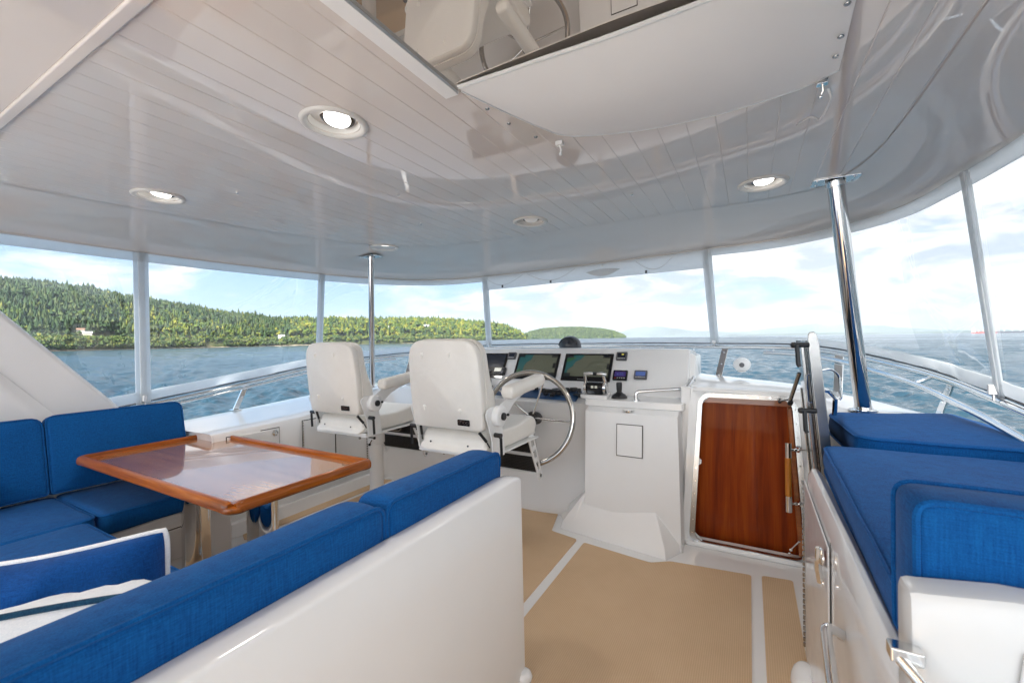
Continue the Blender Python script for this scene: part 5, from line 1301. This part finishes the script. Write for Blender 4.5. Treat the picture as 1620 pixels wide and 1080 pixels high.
cushion('seat_cushion', 'big blue seat cushion of the starboard bench with the upright cushion standing on it', 'cushion', [(.225, .885), (.262, 2.20), (.90, 2.20), (.95, 1.0), (.95, .885)], .757, .105, G2, rc=[.02, .07, .04, .02, .03], re=.022, crown=.012, seed=12, pipes=(1, 0))
cushion('seat_cushion', 'blue wedge-shaped cushion at the forward end of the starboard bench below the thick pole', 'cushion', [(.385, 2.27), (.362, 2.80), (.40, 2.925), (.62, 2.975), (.92, 3.10), (.96, 2.8), (.96, 2.23), (.45, 2.23)], .790, .105, G2, rc=[.04, .05, .04, .06, .05, .03, .03, .05], re=.022, crown=.012, seed=13, pipes=(1, 0))
cushion('back_cushion', 'blue upright backrest cushion in the lower right corner ahead of the white seat shell', 'cushion', rect(.220, .90, 0, .262), 0, .125, G2, mtx=frame((0, .985, .80), (1, 0, 0), (0, .02, 1)), rc=[.02, .02, .028, .028], re=.012, crown=.0005, seed=14, pipes=(1, 0), pr=.0055, wob=.006)
ss = thing('seat_shell', 'white moulded seat back shell in the bottom right corner, nearest the camera', 'seat back', (.6, .75, .6))
bm = new(); rs = []
for x, k in ((.195, .5), (.197, .8), (.204, .95), (.216, 1), (.30, 1.0), (.9, 1.0)):
    z1 = .955*1+(.012 if x > .28 else 0); yb, yf = .80, .862
    sec = [(yb-.03, .55), (yb-.012, .78), (yb-.004, .90), (yb+.000, z1-.010), (yb+.006, z1-.002), (yb+.014, z1), (yf-.008, z1-.001), (yf, z1-.010), (yf, .55)]
    yc = (yb+yf)/2; rs.append([Vector((x, yc+(y-yc)*(.6+.4*k), .55+(z-.55)*(.955+.045*k))) for y, z in sec])
rings(bm, rs); obj('shell', bm, 'shell_white', ss, smooth=35)
bm = new(); prism(bm, [Vector((.245, .768, .55)), Vector((.9, .768, .55)), Vector((.9, .795, .915)), Vector((.30, .795, .915))], [Vector((.30, .745, .55)), Vector((.9, .745, .55)), Vector((.9, .778, .895)), Vector((.335, .778, .895))]); obj('inner_pad', bm, 'shell_white', ss, bevel=.012, seg=3)
b = new(); box(b, .168, .205, .775, .800, .862, .882); tube(b, [(.175, .785, .87), (.21, .74, .84), (.26, .70, .80)], .008, 10); obj('hinge_arm', b, 'steel', ss, bevel=.004)

# ------------------------------------------------------------------ poles
def pole(label, top, bot, r, loc):
    t = thing('support_pole', label, 'pole', bot, group='stainless poles holding up the hardtop')
    b = new(); tube(b, [bot, Vector(bot).lerp(Vector(top), .5), top], r, 32); obj('tube', b, 'pole_steel', t, smooth=60)
    b = new(); x, y = top[0], top[1]; extr(b, roundpoly(rect(x-.10, x+.10, y-.055, y+.055), .008, .3), .006, Matrix.Translation((0, 0, top[2]-.006))); pl = obj('ceiling_plate', b, 'steel', t, bevel=.002)
    for sx in (-.075, .075):
        for sy in (-.035, .035): b = new(); lathe(b, [(.008, 0), (.006, .004)], (x+sx, y+sy, top[2]-.006), (0, 0, -1), 10); obj('screw', b, 'steel', pl)
    b = new(); lathe(b, [(r+.006, 0), (r+.006, .02), (r+.001, .024)], Vector(top)-Vector((0, 0, .008)), Vector(bot)-Vector(top), 28); obj('collar', b, 'steel', t)
    b = new(); lathe(b, [(r+.03, 0), (r+.03, .006), (r+.008, .012), (r+.002, .03)], bot, (0, 0, 1), 28); obj('base_flange', b, 'steel', t)
pole('thin polished pole standing at the port bow corner beside the farther chair', (-2.965, 2.758, 2.078), (-3.24, 3.0, .868), .0255, 0)
pole('thick polished leaning pole on the starboard side above the blue wedge cushion', (.386, 2.70, 2.100), (.550, 3.03, .893), .0375, 0)

# floodlight
fl = thing('floodlight', 'small white floodlight on a bracket on the coaming right of the console', 'light', (-.055, 3.8, 1.04))
b = new(); lathe(b, [(.02, -.03), (.06, -.018), (.082, -.004), (.085, .006), (.07, .022), (.03, .034)], (-.055, 3.80, 1.095), (0, -1, .1), 26); b2 = b; bmesh.ops.scale(b2, vec=(.74, 1, .66), verts=b2.verts[:], space=Matrix.Translation((.055, -3.8, -1.095))); obj('head', b, 'powder_white', fl, smooth=60)
b = new(); lathe(b, [(.018, 0), (.018, .012), (.010, .014)], (-.055, 3.766, 1.092), (0, -1, .1), 14); obj('knob', b, 'grey_plastic', fl)
b = new(); tube(b, [(-.055, 3.8, 1.035), (-.055, 3.79, 1.075)], .012, 10); lathe(b, [(.03, 0), (.03, .006)], (-.055, 3.8, 1.036), n=16); obj('bracket', b, 'powder_white', fl)

# ------------------------------------------------------------------ haze: one even volume of sea air
bm = new(); box(bm, -25500, 25500, -25500, 25500, -9.5, 760)
hz = bpy.data.meshes.new('haze'); bm.to_mesh(hz); bm.free()
hm = bpy.data.materials.new('haze_air'); hm.use_nodes = True; t = hm.node_tree; t.nodes.clear()
o = nd(t, 'ShaderNodeOutputMaterial'); pv = nd(t, 'ShaderNodeVolumePrincipled'); pv.inputs['Color'].default_value = (.80, .90, 1, 1); pv.inputs['Density'].default_value = 3.6e-5; pv.inputs['Anisotropy'].default_value = .2
t.links.new(pv.outputs[0], o.inputs['Volume']); hz.materials.append(hm)
ho = bpy.data.objects.new('haze', hz); COL.objects.link(ho); ho['kind'] = 'stuff'
